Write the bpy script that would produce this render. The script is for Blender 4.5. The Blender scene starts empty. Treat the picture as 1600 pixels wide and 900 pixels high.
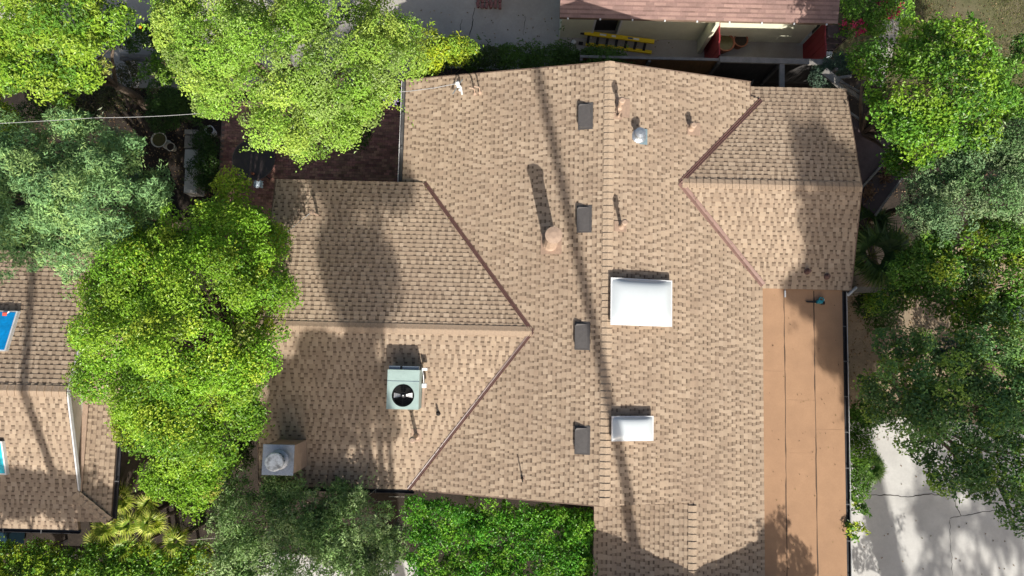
import bpy, math, random
import numpy as np
from mathutils import Vector, Matrix

S = bpy.context.scene
COL = S.collection
random.seed(4)
RNG = np.random.default_rng(11)

# ------------------------------------------------------------------ camera
CF, CH = 1055.0, 25.4                       # focal length in 1600 px pictures, camera height
TILT, ROLL = math.radians(4.9), math.radians(1.36)
cam_d = bpy.data.cameras.new('camera')
cam_d.sensor_width = 36.0
cam_d.lens = CF / 1600.0 * 36.0
cam_d.clip_start = 0.1
cam_d.clip_end = 3000.0
cam = bpy.data.objects.new('camera', cam_d)
COL.objects.link(cam)
cam.matrix_world = Matrix.Translation((0, 0, CH)) @ Matrix.Rotation(ROLL, 4, 'Z') @ Matrix.Rotation(TILT, 4, 'X')
S.camera = cam

# ------------------------------------------------------------------ sky, sun, exposure
SUN_EL = math.radians(37.0)
SUN_AZ = math.atan2(0.2193, -0.9757)        # clockwise from +Y
world = bpy.data.worlds.new('World')
S.world = world
world.use_nodes = True
wn = world.node_tree.nodes
wl = world.node_tree.links
wn.clear()
sky = wn.new('ShaderNodeTexSky')
sky.sky_type = 'NISHITA'
sky.sun_disc = False
sky.air_density = 1.0
sky.dust_density = 5.0
sky.ozone_density = 0.4
sky.sun_elevation = SUN_EL
sky.sun_rotation = SUN_AZ
bg = wn.new('ShaderNodeBackground')
bg.inputs['Strength'].default_value = 0.085
wo = wn.new('ShaderNodeOutputWorld')
wl.new(sky.outputs[0], bg.inputs[0])
wl.new(bg.outputs[0], wo.inputs[0])
SUNV = Vector((math.sin(SUN_AZ) * math.cos(SUN_EL), math.cos(SUN_AZ) * math.cos(SUN_EL), math.sin(SUN_EL)))
sun_d = bpy.data.lights.new('sun', 'SUN')
sun_d.energy = 4.6
sun_d.angle = math.radians(0.55)
sun_d.color = (1.0, 0.95, 0.88)
sun = bpy.data.objects.new('sun', sun_d)
COL.objects.link(sun)
sun.rotation_euler = SUNV.to_track_quat('Z', 'Y').to_euler()
sun.location = (6, -30, 40)
S.view_settings.view_transform = 'Standard'
S.view_settings.look = 'None'
S.view_settings.gamma = 1.0
S.view_settings.use_curve_mapping = False
S.view_settings.exposure = 0.58
S.render.engine = 'CYCLES'


# ------------------------------------------------------------------ helpers
def at(px, py, z):
    """the point of the place at height z that stands at pixel (px, py) of the 1600 x 900 picture"""
    a = (px - 800) / CF
    b = (450 - py) / CF
    x, y, w = a, math.sin(TILT) + b * math.cos(TILT), -math.cos(TILT) + b * math.sin(TILT)
    c, s = math.cos(ROLL), math.sin(ROLL)
    X, Y = x * c - y * s, x * s + y * c
    t = (z - CH) / w
    return np.array([X * t, Y * t, z])


def onp(px, py, fn, dz=0.0):
    """the same on a sloping plane z = fn(x, y) + dz"""
    z = 3.8
    for _ in range(25):
        p = at(px, py, z)
        z = fn(p[0], p[1]) + dz
    return at(px, py, z)


def lin(r, g, b):
    f = lambda c: (c / 255 / 12.92) if c / 255 <= 0.04045 else ((c / 255 + 0.055) / 1.055) ** 2.4
    return (f(r), f(g), f(b))


# ------------------------------------------------------------------ materials
MATS = {}


def mat(name, col, rough=0.7, var=0.15, scale=6.0, metal=0.0, bump=0.0, bscale=60.0, attr=None, stain=None,
        sscale=0.7, spec=0.3, trans=0.0, coat=0.0, samt=0.5):
    m = bpy.data.materials.new(name)
    m.use_nodes = True
    nt = m.node_tree
    N, L = nt.nodes, nt.links
    N.clear()
    out = N.new('ShaderNodeOutputMaterial')
    p = N.new('ShaderNodeBsdfPrincipled')
    p.inputs['Roughness'].default_value = rough
    p.inputs['Metallic'].default_value = metal
    p.inputs['Specular IOR Level'].default_value = spec
    p.inputs['Coat Weight'].default_value = coat
    tc = N.new('ShaderNodeTexCoord')
    if attr:
        a = N.new('ShaderNodeAttribute')
        a.attribute_name = attr
        base = a.outputs['Vector']
    else:
        c = N.new('ShaderNodeRGB')
        c.outputs[0].default_value = (*col, 1)
        base = c.outputs[0]

    def mul(base, sc, lo, hi, det=4):
        n = N.new('ShaderNodeTexNoise')
        n.inputs['Scale'].default_value = sc
        n.inputs['Detail'].default_value = det
        n.inputs['Roughness'].default_value = 0.65
        L.new(tc.outputs['Object'], n.inputs['Vector'])
        r = N.new('ShaderNodeMapRange')
        r.inputs[1].default_value = 0.3
        r.inputs[2].default_value = 0.7
        r.inputs[3].default_value = lo
        r.inputs[4].default_value = hi
        L.new(n.outputs[0], r.inputs[0])
        x = N.new('ShaderNodeVectorMath')
        x.operation = 'SCALE'
        L.new(base, x.inputs[0])
        L.new(r.outputs[0], x.inputs['Scale'])
        return x.outputs[0], n

    if var > 0:
        base, _ = mul(base, scale, 1 - var, 1 + var)
        base, _ = mul(base, scale * 9, 1 - var * 0.6, 1 + var * 0.6, 2)
    if stain:
        n = N.new('ShaderNodeTexNoise')
        n.inputs['Scale'].default_value = sscale
        n.inputs['Detail'].default_value = 6
        n.inputs['Roughness'].default_value = 0.6
        L.new(tc.outputs['Object'], n.inputs['Vector'])
        r = N.new('ShaderNodeMapRange')
        r.inputs[1].default_value = 0.46
        r.inputs[2].default_value = 0.68
        r.inputs[4].default_value = samt
        L.new(n.outputs[0], r.inputs[0])
        mx = N.new('ShaderNodeMix')
        mx.data_type = 'RGBA'
        L.new(r.outputs[0], mx.inputs[0])
        L.new(base, mx.inputs[6])
        mx.inputs[7].default_value = (*stain, 1)
        base = mx.outputs[2]
    L.new(base, p.inputs['Base Color'])
    if bump > 0:
        n = N.new('ShaderNodeTexNoise')
        n.inputs['Scale'].default_value = bscale
        n.inputs['Detail'].default_value = 3
        L.new(tc.outputs['Object'], n.inputs['Vector'])
        b = N.new('ShaderNodeBump')
        b.inputs['Strength'].default_value = bump
        b.inputs['Distance'].default_value = 0.02
        L.new(n.outputs[0], b.inputs['Height'])
        L.new(b.outputs[0], p.inputs['Normal'])
    if trans > 0:
        t = N.new('ShaderNodeBsdfTranslucent')
        h = N.new('ShaderNodeVectorMath')
        h.operation = 'MULTIPLY'
        h.inputs[1].default_value = (1.25, 1.15, 0.5)
        L.new(base, h.inputs[0])
        L.new(h.outputs[0], t.inputs[0])
        mx = N.new('ShaderNodeMixShader')
        mx.inputs[0].default_value = trans
        L.new(p.outputs[0], mx.inputs[1])
        L.new(t.outputs[0], mx.inputs[2])
        L.new(mx.outputs[0], out.inputs[0])
    else:
        L.new(p.outputs[0], out.inputs[0])
    MATS[name] = m
    return m


mat('shingle', (0.4, 0.3, 0.2), 0.9, 0.08, 2.0, bump=0.25, bscale=120, attr='tint', stain=(0.20, 0.145, 0.108), sscale=0.45, samt=0.30, spec=0.15)
mat('shingle_red', (0.3, 0.2, 0.17), 0.9, 0.12, 2.0, bump=0.2, bscale=120, attr='tint', stain=(0.15, 0.10, 0.09), sscale=0.6, samt=0.4, spec=0.15)
mat('cap', (0.345, 0.265, 0.19), 0.9, 0.2, 5.0, bump=0.25, bscale=120, spec=0.15)
mat('cap_dark', (0.315, 0.238, 0.17), 0.9, 0.2, 5.0, bump=0.25, bscale=120, spec=0.15)
mat('rolled', (0.345, 0.213, 0.127), 0.92, 0.06, 2.5, bump=0.2, bscale=90, stain=(0.26, 0.16, 0.10), sscale=0.55, samt=0.4, spec=0.12)
mat('rolled_dark', (0.37, 0.228, 0.135), 0.92, 0.2, 9.0)
mat('seam', (0.07, 0.045, 0.03), 0.8, 0.2, 9.0)
mat('valley', (0.115, 0.062, 0.052), 0.45, 0.2, 8.0, spec=0.4)
mat('valley_pale', (0.21, 0.125, 0.10), 0.5, 0.15, 8.0, spec=0.4)
mat('deck', (0.16, 0.11, 0.08), 0.8, 0.2, 5.0)
mat('stucco', (0.15, 0.115, 0.09), 0.9, 0.08, 3.0, bump=0.3, bscale=80)  # dark brown stands in for the planting's shade on the walls
mat('stucco_cream', (0.66, 0.66, 0.50), 0.9, 0.05, 2.0, bump=0.25, bscale=80, stain=(0.5, 0.48, 0.36), sscale=1.2, samt=0.3)
mat('stucco_white', (0.72, 0.68, 0.6), 0.9, 0.05, 2.0, bump=0.2, bscale=80)
mat('white_metal', (0.62, 0.63, 0.63), 0.4, 0.1, 6.0)
mat('dark_metal', (0.025, 0.025, 0.028), 0.5, 0.3, 8.0)
mat('gutter_grey', (0.10, 0.10, 0.10), 0.5, 0.2, 8.0)
mat('charcoal', (0.075, 0.07, 0.068), 0.6, 0.12, 12.0)
mat('galvanized', (0.46, 0.50, 0.53), 0.38, 0.25, 5.0, metal=0.75, stain=(0.22, 0.2, 0.17), sscale=5.0, samt=0.5)
mat('galv_pale', (0.66, 0.70, 0.72), 0.5, 0.15, 9.0, metal=0.1, stain=(0.12, 0.12, 0.11), sscale=7.0, samt=0.75)
mat('flash_blue', (0.22, 0.30, 0.33), 0.5, 0.2, 9.0, metal=0.3)
mat('vent_paint', (0.345, 0.25, 0.185), 0.65, 0.15, 8.0)
mat('flange', (0.30, 0.212, 0.155), 0.8, 0.15, 8.0)
mat('dome', (0.54, 0.585, 0.60), 0.2, 0.02, 2.0, coat=0.3, spec=0.5)
mat('ac_paint', (0.32, 0.42, 0.39), 0.45, 0.06, 5.0, stain=(0.22, 0.29, 0.27), sscale=3.0, samt=0.3)
mat('ac_coil', (0.20, 0.25, 0.30), 0.5, 0.2, 30.0, metal=0.4)
mat('black', (0.006, 0.006, 0.006), 0.6, 0.2, 10.0)
mat('blade', (0.5, 0.5, 0.5), 0.5, 0.1, 10.0, metal=0.3)
mat('chimney_stucco', (0.46, 0.33, 0.235), 0.9, 0.12, 3.0, bump=0.2, stain=(0.33, 0.24, 0.17), sscale=2.0, samt=0.4)
mat('concrete', (0.36, 0.34, 0.305), 0.9, 0.08, 1.3, bump=0.12, bscale=70, stain=(0.2, 0.175, 0.145), sscale=0.35, samt=0.55)
mat('concrete_pale', (0.46, 0.455, 0.43), 0.9, 0.07, 1.5, bump=0.1, bscale=70, stain=(0.36, 0.35, 0.33), sscale=0.5, samt=0.5)
mat('crack', (0.05, 0.045, 0.04), 0.9, 0.2, 9.0)
mat('soil', (0.034, 0.026, 0.020), 0.95, 0.3, 1.4, bump=0.5, bscale=25, stain=(0.018, 0.014, 0.011), sscale=0.9, samt=0.8)  # tone lowered so bare ground carries the garden shade in its colour
mat('sand', (0.27, 0.21, 0.145), 0.95, 0.2, 2.2, bump=0.4, bscale=30, stain=(0.23, 0.17, 0.11), sscale=1.1, samt=0.7)
mat('brick_paver', (0.13, 0.052, 0.045), 0.85, 0.3, 3.0, bump=0.2, attr='tint', stain=(0.26, 0.15, 0.13), sscale=0.8, samt=0.5)
mat('old_brick', (0.20, 0.095, 0.09), 0.9, 0.3, 9.0)
mat('mortar', (0.2, 0.15, 0.13), 0.95, 0.2, 6.0)
mat('old_wood', (0.23, 0.215, 0.195), 0.9, 0.2, 3.0, bump=0.3, bscale=40)
mat('grey_wood', (0.14, 0.13, 0.12), 0.9, 0.25, 3.0, bump=0.3, bscale=40)
mat('fence_brown', (0.20, 0.115, 0.05), 0.85, 0.2, 2.0)
mat('dark_fence', (0.05, 0.047, 0.045), 0.85, 0.2, 2.0)
mat('red_paint', (0.25, 0.035, 0.04), 0.6, 0.15, 3.0)
mat('yellow', (0.72, 0.52, 0.02), 0.5, 0.08, 4.0)
mat('blue_label', (0.05, 0.09, 0.22), 0.5, 0.05)
mat('terracotta', (0.30, 0.12, 0.07), 0.8, 0.15, 6.0)
mat('stone_pot', (0.55, 0.52, 0.44), 0.85, 0.15, 6.0)
mat('murk', (0.085, 0.075, 0.03), 0.25, 0.2, 8.0)
mat('shed_panel', (0.10, 0.075, 0.078), 0.75, 0.15, 3.0)
mat('teal', (0.02, 0.20, 0.24), 0.4, 0.1, 8.0)
mat('rubber', (0.02, 0.018, 0.018), 0.7, 0.1)
mat('white_plastic', (0.72, 0.74, 0.74), 0.4, 0.04)
mat('blue_glass', (0.0, 0.24, 0.58), 0.08, 0.25, 1.0, spec=0.6, coat=0.5)
mat('cyan_glass', (0.02, 0.45, 0.55), 0.08, 0.1, 1.0, spec=0.6, coat=0.5)
mat('sticker', (0.65, 0.10, 0.06), 0.6, 0.05)
mat('bin_blue', (0.01, 0.032, 0.05), 0.45, 0.1, 4.0)
mat('table_glass', (0.05, 0.038, 0.036), 0.4, 0.15, 3.0, spec=0.5)
mat('cloth', (0.55, 0.62, 0.68), 0.8, 0.15, 12.0)
mat('bark', (0.15, 0.115, 0.085), 0.95, 0.3, 6.0, bump=0.5, bscale=30)
mat('pale_twig', (0.36, 0.33, 0.27), 0.9, 0.2, 6.0)
mat('leaf', (0.1, 0.2, 0.03), 0.42, 0.0, attr='tint', trans=0.30, spec=0.4)
mat('leaf_dull', (0.1, 0.2, 0.03), 0.6, 0.0, attr='tint', trans=0.2, spec=0.2)
mat('petal', (0.1, 0.2, 0.03), 0.6, 0.0, attr='tint', trans=0.3, spec=0.2)
mat('dry_leaf', (0.25, 0.15, 0.09), 0.85, 0.25, 9.0)
mat('orange_fruit', (0.75, 0.28, 0.01), 0.45, 0.1, 20.0)
mat('cable', (0.38, 0.38, 0.38), 0.5, 0.05)
mat('window_glass', (0.02, 0.022, 0.025), 0.1, 0.1, 3.0, spec=0.6)


# ------------------------------------------------------------------ mesh building
class MB:
    def __init__(s):
        s.v, s.f = [], []

    def add(s, vs, fs):
        o = len(s.v)
        s.v += [tuple(map(float, v)) for v in vs]
        s.f += [tuple(o + i for i in f) for f in fs]
        return s

    def box(s, c, d, rz=0.0, M=None):
        vs = []
        for sx, sy, sz in ((-1, -1, -1), (1, -1, -1), (1, 1, -1), (-1, 1, -1), (-1, -1, 1), (1, -1, 1), (1, 1, 1), (-1, 1, 1)):
            x, y, z = sx * d[0] / 2, sy * d[1] / 2, sz * d[2] / 2
            if M is not None:
                p = M @ Vector((c[0] + x, c[1] + y, c[2] + z))
                vs.append(tuple(p))
            else:
                vs.append((c[0] + x * math.cos(rz) - y * math.sin(rz), c[1] + x * math.sin(rz) + y * math.cos(rz), c[2] + z))
        return s.add(vs, [(3, 2, 1, 0), (4, 5, 6, 7), (0, 1, 5, 4), (1, 2, 6, 5), (2, 3, 7, 6), (3, 0, 4, 7)])

    def bar(s, a, b, w, h):
        """a squared beam from a to b"""
        a, b = Vector(a), Vector(b)
        d = (b - a).normalized()
        up = Vector((0, 0, 1)) if abs(d.z) < 0.95 else Vector((1, 0, 0))
        x = d.cross(up).normalized()
        u = x.cross(d).normalized()
        vs = []
        for p in (a, b):
            for i, j in ((-1, -1), (1, -1), (1, 1), (-1, 1)):
                vs.append(p + x * (i * w / 2) + u * (j * h / 2))
        return s.add(vs, [(0, 1, 2, 3), (7, 6, 5, 4), (0, 4, 5, 1), (1, 5, 6, 2), (2, 6, 7, 3), (3, 7, 4, 0)])

    def prism(s, poly, zt, zb):
        """poly: list of (x, y); zt, zb: functions or numbers for the top and bottom"""
        ft = zt if callable(zt) else (lambda x, y: zt)
        fb = zb if callable(zb) else (lambda x, y: zb)
        area = sum(poly[i][0] * poly[(i + 1) % len(poly)][1] - poly[(i + 1) % len(poly)][0] * poly[i][1] for i in range(len(poly)))
        if area < 0:
            poly = poly[::-1]
        n = len(poly)
        vs = [(x, y, ft(x, y)) for x, y in poly] + [(x, y, fb(x, y)) for x, y in poly]
        fs = [tuple(range(n)), tuple(range(2 * n - 1, n - 1, -1))]
        for i in range(n):
            j = (i + 1) % n
            fs.append((i, n + i, n + j, j))
        return s.add(vs, fs)

    def tube(s, pts, rad, n=8, cap=True):
        pts = [Vector(p) for p in pts]
        if not hasattr(rad, '__len__'):
            rad = [rad] * len(pts)
        rings = []
        pu = None
        for i, p in enumerate(pts):
            d = (pts[min(i + 1, len(pts) - 1)] - pts[max(i - 1, 0)]).normalized()
            if pu is None:
                pu = d.orthogonal().normalized()
            pu = (pu - d * pu.dot(d)).normalized()
            w = d.cross(pu)
            rings.append([p + (pu * math.cos(a) + w * math.sin(a)) * rad[i] for a in [2 * math.pi * k / n for k in range(n)]])
        vs = [v for r in rings for v in r]
        fs = []
        for i in range(len(pts) - 1):
            for k in range(n):
                a, b = i * n + k, i * n + (k + 1) % n
                fs.append((a, b, b + n, a + n))
        if cap:
            fs.append(tuple(range(n - 1, -1, -1)))
            fs.append(tuple((len(pts) - 1) * n + k for k in range(n)))
        return s.add(vs, fs)

    def lathe(s, c, prof, n=20, M=None):
        """prof: list of (r, z) from the bottom up, round the vertical through c"""
        vs, fs = [], []
        for r, z in prof:
            for k in range(n):
                a = 2 * math.pi * k / n
                p = Vector((r * math.cos(a), r * math.sin(a), z))
                if M is not None:
                    p = M @ p
                vs.append((c[0] + p[0], c[1] + p[1], c[2] + p[2]))
        for i in range(len(prof) - 1):
            for k in range(n):
                a, b = i * n + k, i * n + (k + 1) % n
                fs.append((a, b, b + n, a + n))
        fs.append(tuple(range(n - 1, -1, -1)))
        fs.append(tuple((len(prof) - 1) * n + k for k in range(n)))
        return s.add(vs, fs)

    def build(s, name, m, parent=None, smooth=False, bevel=0.0):
        o = link(name, mesh_of(name, s.v, s.f, parent, m), parent)
        if smooth:
            o.data.shade_smooth()
        if bevel:
            b = o.modifiers.new('bevel', 'BEVEL')
            b.width = bevel
            b.segments = 2
            b.limit_method = 'ANGLE'
        return o


ORIG = {}


def origin(o):
    return ORIG.get(o.name, (0, 0, 0)) if o else (0, 0, 0)


def mesh_of(name, v, f, parent, m):
    ox, oy, oz = origin(parent)
    me = bpy.data.meshes.new(name)
    me.from_pydata([(x - ox, y - oy, z - oz) for x, y, z in v], [], f)
    me.materials.append(MATS[m])
    return me


def link(name, data, parent=None):
    o = bpy.data.objects.new(name, data)
    COL.objects.link(o)
    if parent:
        o.parent = parent
        ORIG[o.name] = origin(parent)
    return o


def thing(name, label, cat, loc=(0, 0, 0), group=None):
    o = bpy.data.objects.new(name, None)
    COL.objects.link(o)
    o.location = tuple(map(float, loc))
    o.empty_display_size = 0.3
    ORIG[o.name] = tuple(map(float, loc))
    return tag(o, label, cat, group)


def tag(o, label=None, cat=None, group=None, kind=None):
    if label:
        o['label'] = label
    if cat:
        o['category'] = cat
    if group:
        o['group'] = group
    if kind:
        o['kind'] = kind
    return o


def np_mesh(name, V, Q, m, parent=None, tint=None, smooth=False):
    """a mesh of quads from arrays, with a colour for each face"""
    ox = np.array(origin(parent))
    V = (np.asarray(V, float) - ox).astype(np.float32)
    Q = np.asarray(Q, np.int32)
    me = bpy.data.meshes.new(name)
    me.vertices.add(len(V))
    me.vertices.foreach_set('co', V.ravel())
    me.loops.add(Q.size)
    me.loops.foreach_set('vertex_index', Q.ravel())
    me.polygons.add(len(Q))
    me.polygons.foreach_set('loop_start', np.arange(0, Q.size, 4, dtype=np.int32))
    if tint is not None:
        a = me.attributes.new('tint', 'FLOAT_VECTOR', 'FACE')
        a.data.foreach_set('vector', np.asarray(tint, np.float32).ravel())
    me.update(calc_edges=True)
    if not smooth:
        me.shade_flat()
    me.materials.append(MATS[m])
    return link(name, me, parent)


# ------------------------------------------------------------------ shingled slopes
TAN = [(0.375, 0.29, 0.207), (0.365, 0.281, 0.2), (0.35, 0.268, 0.191), (0.395, 0.308, 0.223), (0.33, 0.25, 0.177)]
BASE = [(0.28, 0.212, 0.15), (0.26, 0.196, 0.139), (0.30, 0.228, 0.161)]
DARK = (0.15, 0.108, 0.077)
REDS = [(0.30, 0.195, 0.165), (0.28, 0.18, 0.155), (0.32, 0.21, 0.175), (0.26, 0.17, 0.145)]


def shingle_field(name, poly, plane, up, m, parent, e=0.139, t1=0.015, t2=0.005, cols=TAN, bases=BASE, dark=DARK, seed=0, run=(0.065, 0.21), gap=(0.055, 0.135)):
    """lapped courses with raised laminated tabs over a slope: poly (x, y) corners, plane(x, y) -> z, up = uphill unit vector"""
    rnd = random.Random(seed)
    ux, uy = up[1], -up[0]
    P = [(x * ux + y * uy, x * up[0] + y * up[1]) for x, y in poly]
    vmin, vmax = min(p[1] for p in P), max(p[1] for p in P)
    V, Q, T = [], [], []

    def pt(u, v, h):
        x, y = u * ux + v * up[0], u * uy + v * up[1]
        V.append((x, y, plane(x, y) + h))
        return len(V) - 1

    def jig(c, a=0.1):
        k = 1 + rnd.uniform(-a, a)
        return (c[0] * k, c[1] * k, c[2] * k)

    k = 0
    v = vmin
    while v < vmax - 0.02:
        v1 = min(v + e, vmax)
        mid = (v + v1) / 2
        xs = []
        for i in range(len(P)):
            (a, b), (c, d) = P[i], P[(i + 1) % len(P)]
            if (b <= mid) != (d <= mid):
                xs.append(a + (c - a) * (mid - b) / (d - b))
        xs.sort()
        for i in range(0, len(xs) - 1, 2):
            u0, u1 = xs[i], xs[i + 1]
            if u1 - u0 < 0.04:
                continue
            # the lower layer, in short lengths
            u = u0
            while u < u1 - 1e-4:
                w = min(u + rnd.uniform(0.35, 0.6), u1)
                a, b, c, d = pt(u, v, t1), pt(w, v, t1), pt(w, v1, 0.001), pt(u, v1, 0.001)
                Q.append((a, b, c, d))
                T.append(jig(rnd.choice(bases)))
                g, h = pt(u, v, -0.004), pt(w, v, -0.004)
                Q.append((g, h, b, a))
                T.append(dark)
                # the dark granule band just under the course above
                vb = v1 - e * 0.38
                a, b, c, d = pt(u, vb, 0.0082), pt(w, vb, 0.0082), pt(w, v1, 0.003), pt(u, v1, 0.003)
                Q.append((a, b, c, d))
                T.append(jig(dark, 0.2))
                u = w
            # the raised tabs
            u = u0 - rnd.uniform(0, 0.15)
            while u < u1:
                w = u + rnd.uniform(*run)
                a0, a1 = max(u, u0), min(w, u1)
                if a1 - a0 > 0.015:
                    hb, ht = t1 + t2, t2
                    vv = v - rnd.uniform(0, 0.005)
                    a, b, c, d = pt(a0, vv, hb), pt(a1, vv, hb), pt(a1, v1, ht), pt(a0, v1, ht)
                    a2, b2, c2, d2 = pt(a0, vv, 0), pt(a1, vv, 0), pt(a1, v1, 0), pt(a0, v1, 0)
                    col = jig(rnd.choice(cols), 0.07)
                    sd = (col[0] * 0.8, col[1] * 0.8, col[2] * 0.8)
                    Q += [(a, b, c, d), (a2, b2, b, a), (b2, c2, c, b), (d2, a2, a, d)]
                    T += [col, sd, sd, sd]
                u = w + rnd.uniform(*gap)
        v += e
        k += 1
    o = np_mesh(name, V, Q, m, parent, T)
    o['kind'] = 'stuff'
    return o


def slope(root, label, poly, plane, up, m='shingle', thick=0.13, **kw):
    d = MB().prism(poly, lambda x, y: plane(x, y) - 0.006, lambda x, y: plane(x, y) - thick).build('roof_slope', 'deck', root)
    d['label'] = label
    shingle_field('shingles', poly, plane, up, m, d, **kw)
    return d


CAPMESH = {}


def ridge_caps(root, a, b, pa, pb, step, width, m, key):
    """folded cap shingles from a to b along a ridge; pa, pb: fall per metre on the two sides"""
    a, b = Vector(a), Vector(b)
    d = (b - a)
    n = max(1, int(d.length / step))
    st = d.length / n
    dh = Vector((d.x, d.y, 0)).normalized()
    side = Vector((dh.y, -dh.x, 0))
    sl = d.z / math.hypot(d.x, d.y)
    if key not in CAPMESH:
        vs = []
        l = st * 1.12
        w = width / 2
        for t, h in ((-0.012, 0.016), (l, 0.044)):
            for s_, p in ((-1, pa), (0, 0), (1, pb)):
                q = dh * t + side * (s_ * w) + Vector((0, 0, h - p * w * abs(s_) + t * sl))
                vs.append(q)
        for t, h in ((-0.012, 0.006), (l, 0.010)):
            for s_, p in ((-1, pa), (0, 0), (1, pb)):
                vs.append(dh * t + side * (s_ * w) + Vector((0, 0, h - p * w * abs(s_) + t * sl)))
        fs = [(0, 3, 4, 1), (1, 4, 5, 2), (6, 7, 10, 9), (7, 8, 11, 10), (0, 1, 7, 6), (1, 2, 8, 7), (3, 9, 10, 4), (4, 10, 11, 5), (0, 6, 9, 3), (2, 5, 11, 8)]
        me = bpy.data.meshes.new('ridge_cap')
        me.from_pydata([tuple(v) for v in vs], [], fs)
        me.materials.append(MATS[m])
        CAPMESH[key] = me
    o0 = Vector(origin(root))
    for i in range(n):
        o = link('ridge_cap', CAPMESH[key], root)
        p = a + d * (i / n) - o0
        o.location = (p.x, p.y, p.z + random.uniform(0, 0.004))
        o.rotation_euler = (0, 0, random.uniform(-0.012, 0.012))


# ================================================================== THE SETTING
gx = 700.0
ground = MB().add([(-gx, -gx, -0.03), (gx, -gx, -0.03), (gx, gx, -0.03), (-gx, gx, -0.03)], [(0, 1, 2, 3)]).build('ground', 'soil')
ground['kind'] = 'structure'


def slab(name, poly, z, m, depth=0.12):
    o = MB().prism(poly, z, z - depth).build(name, m)
    o['kind'] = 'structure'
    return o


slab('sandy_yard', [(10.2, -3.0), (19.5, -2.6), (24, 2.5), (17, 4.2), (11, 2.6), (10.2, 2.2)], 0.012, 'sand')
rear_drive = slab('rear_driveway', [(-16, 9.6), (-5.0, 9.7), (-4.0, 10.7), (11.4, 10.6), (11.4, 13.4), (9, 22), (-22, 22), (-22, 12.4)], 0.02, 'concrete')
front_drive = slab('front_driveway', [(11.2, -2.9), (13.5, -2.2), (24, -3.0), (26, -22), (10.75, -22), (10.75, -3.2)], 0.03, 'concrete_pale')
slab('front_walk', [(-9.6, -7.7), (-3.2, -7.9), (-3.2, -9.6), (-9.6, -9.6)], 0.03, 'concrete_pale')
mat('turf', (0.095, 0.095, 0.045), 0.95, 0.3, 1.6, bump=0.5, bscale=40, stain=(0.13, 0.105, 0.07), sscale=0.8, samt=0.7)
slab('lawn', [(12.2, 11.6), (13.4, 10.6), (26, 10.2), (26, 17), (12.2, 17)], -0.004, 'turf')
dirt_path = slab('dirt_path', [(13.6, 10.6), (14.1, 10.3), (15.5, 14.6), (14.7, 15)], 0.004, 'concrete')


def crack(parent, pts, w, z):
    m = MB()
    P = []
    for i in range(len(pts) - 1):
        a, b = np.array(at(*pts[i], z)), np.array(at(*pts[i + 1], z))
        n = max(2, int(np.linalg.norm(b - a) / 0.12))
        for k in range(n):
            P.append(a + (b - a) * k / n)
    P.append(np.array(at(*pts[-1], z)))
    for i in range(1, len(P) - 1):
        P[i][:2] += RNG.normal(0, 0.018, 2)
    vs = []
    for i, p in enumerate(P):
        d = P[min(i + 1, len(P) - 1)] - P[max(i - 1, 0)]
        n = np.array([-d[1], d[0], 0]) / (np.hypot(d[0], d[1]) + 1e-9)
        ww = w * random.uniform(0.5, 1.3)
        vs += [p + n * ww / 2, p - n * ww / 2]
    m.add(vs, [(2 * i, 2 * i + 1, 2 * i + 3, 2 * i + 2) for i in range(len(P) - 1)])
    return m.build('crack', 'crack', parent)


crack(front_drive, [(1345, 773), (1380, 773), (1420, 776), (1450, 772), (1488, 775), (1500, 760)], 0.032, 0.034)
crack(front_drive, [(1488, 775), (1495, 792), (1502, 806), (1540, 800), (1585, 795)], 0.022, 0.034)
crack(front_drive, [(1484, 812), (1485, 850), (1488, 899)], 0.014, 0.034)
crack(front_drive, [(1502, 806), (1484, 810)], 0.02, 0.034)
crack(rear_drive, [(742, 12), (737, 40), (732, 65)], 0.03, 0.024)
crack(rear_drive, [(722, 30), (716, 62)], 0.016, 0.024)
crack(rear_drive, [(820, 25), (818, 55)], 0.016, 0.024)
crack(rear_drive, [(893, 62), (892, 78)], 0.02, 0.024)
crack(rear_drive, [(973, 72), (974, 88)], 0.02, 0.024)

# brick patio: laid bricks, too small to tell apart one by one
PATIO = [(-11.4, 3.2), (-7.3, 3.2), (-7.3, 4.6), (-2.9, 4.6), (-2.9, 9.2), (-11.4, 9.2)]
patio = slab('brick_patio', PATIO, 0.004, 'mortar')
V, Q, T = [], [], []
for j in range(56):
    for i in range(42):
        x, y = -11.35 + i * 0.203 + (j % 2) * 0.1, 3.25 + j * 0.105
        if (x > -7.5 and y < 4.7) or x > -3.1:
            continue
        h = 0.022 + random.uniform(0, 0.007)
        n = len(V)
        for dz in (0, h):
            V += [(x, y, dz), (x + 0.192, y, dz), (x + 0.192, y + 0.094, dz), (x, y + 0.094, dz)]
        Q += [(n + 4, n + 5, n + 6, n + 7), (n, n + 1, n + 5, n + 4), (n + 1, n + 2, n + 6, n + 5), (n + 2, n + 3, n + 7, n + 6), (n + 3, n, n + 4, n + 7)]
        k = random.uniform(0.6, 1.45)
        c = (0.36 * k, (0.165 + random.uniform(0, 0.05)) * k, 0.145 * k)
        T += [c] * 5
o = np_mesh('paving_bricks', V, Q, 'brick_paver', patio, T)
o['kind'] = 'stuff'

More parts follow.
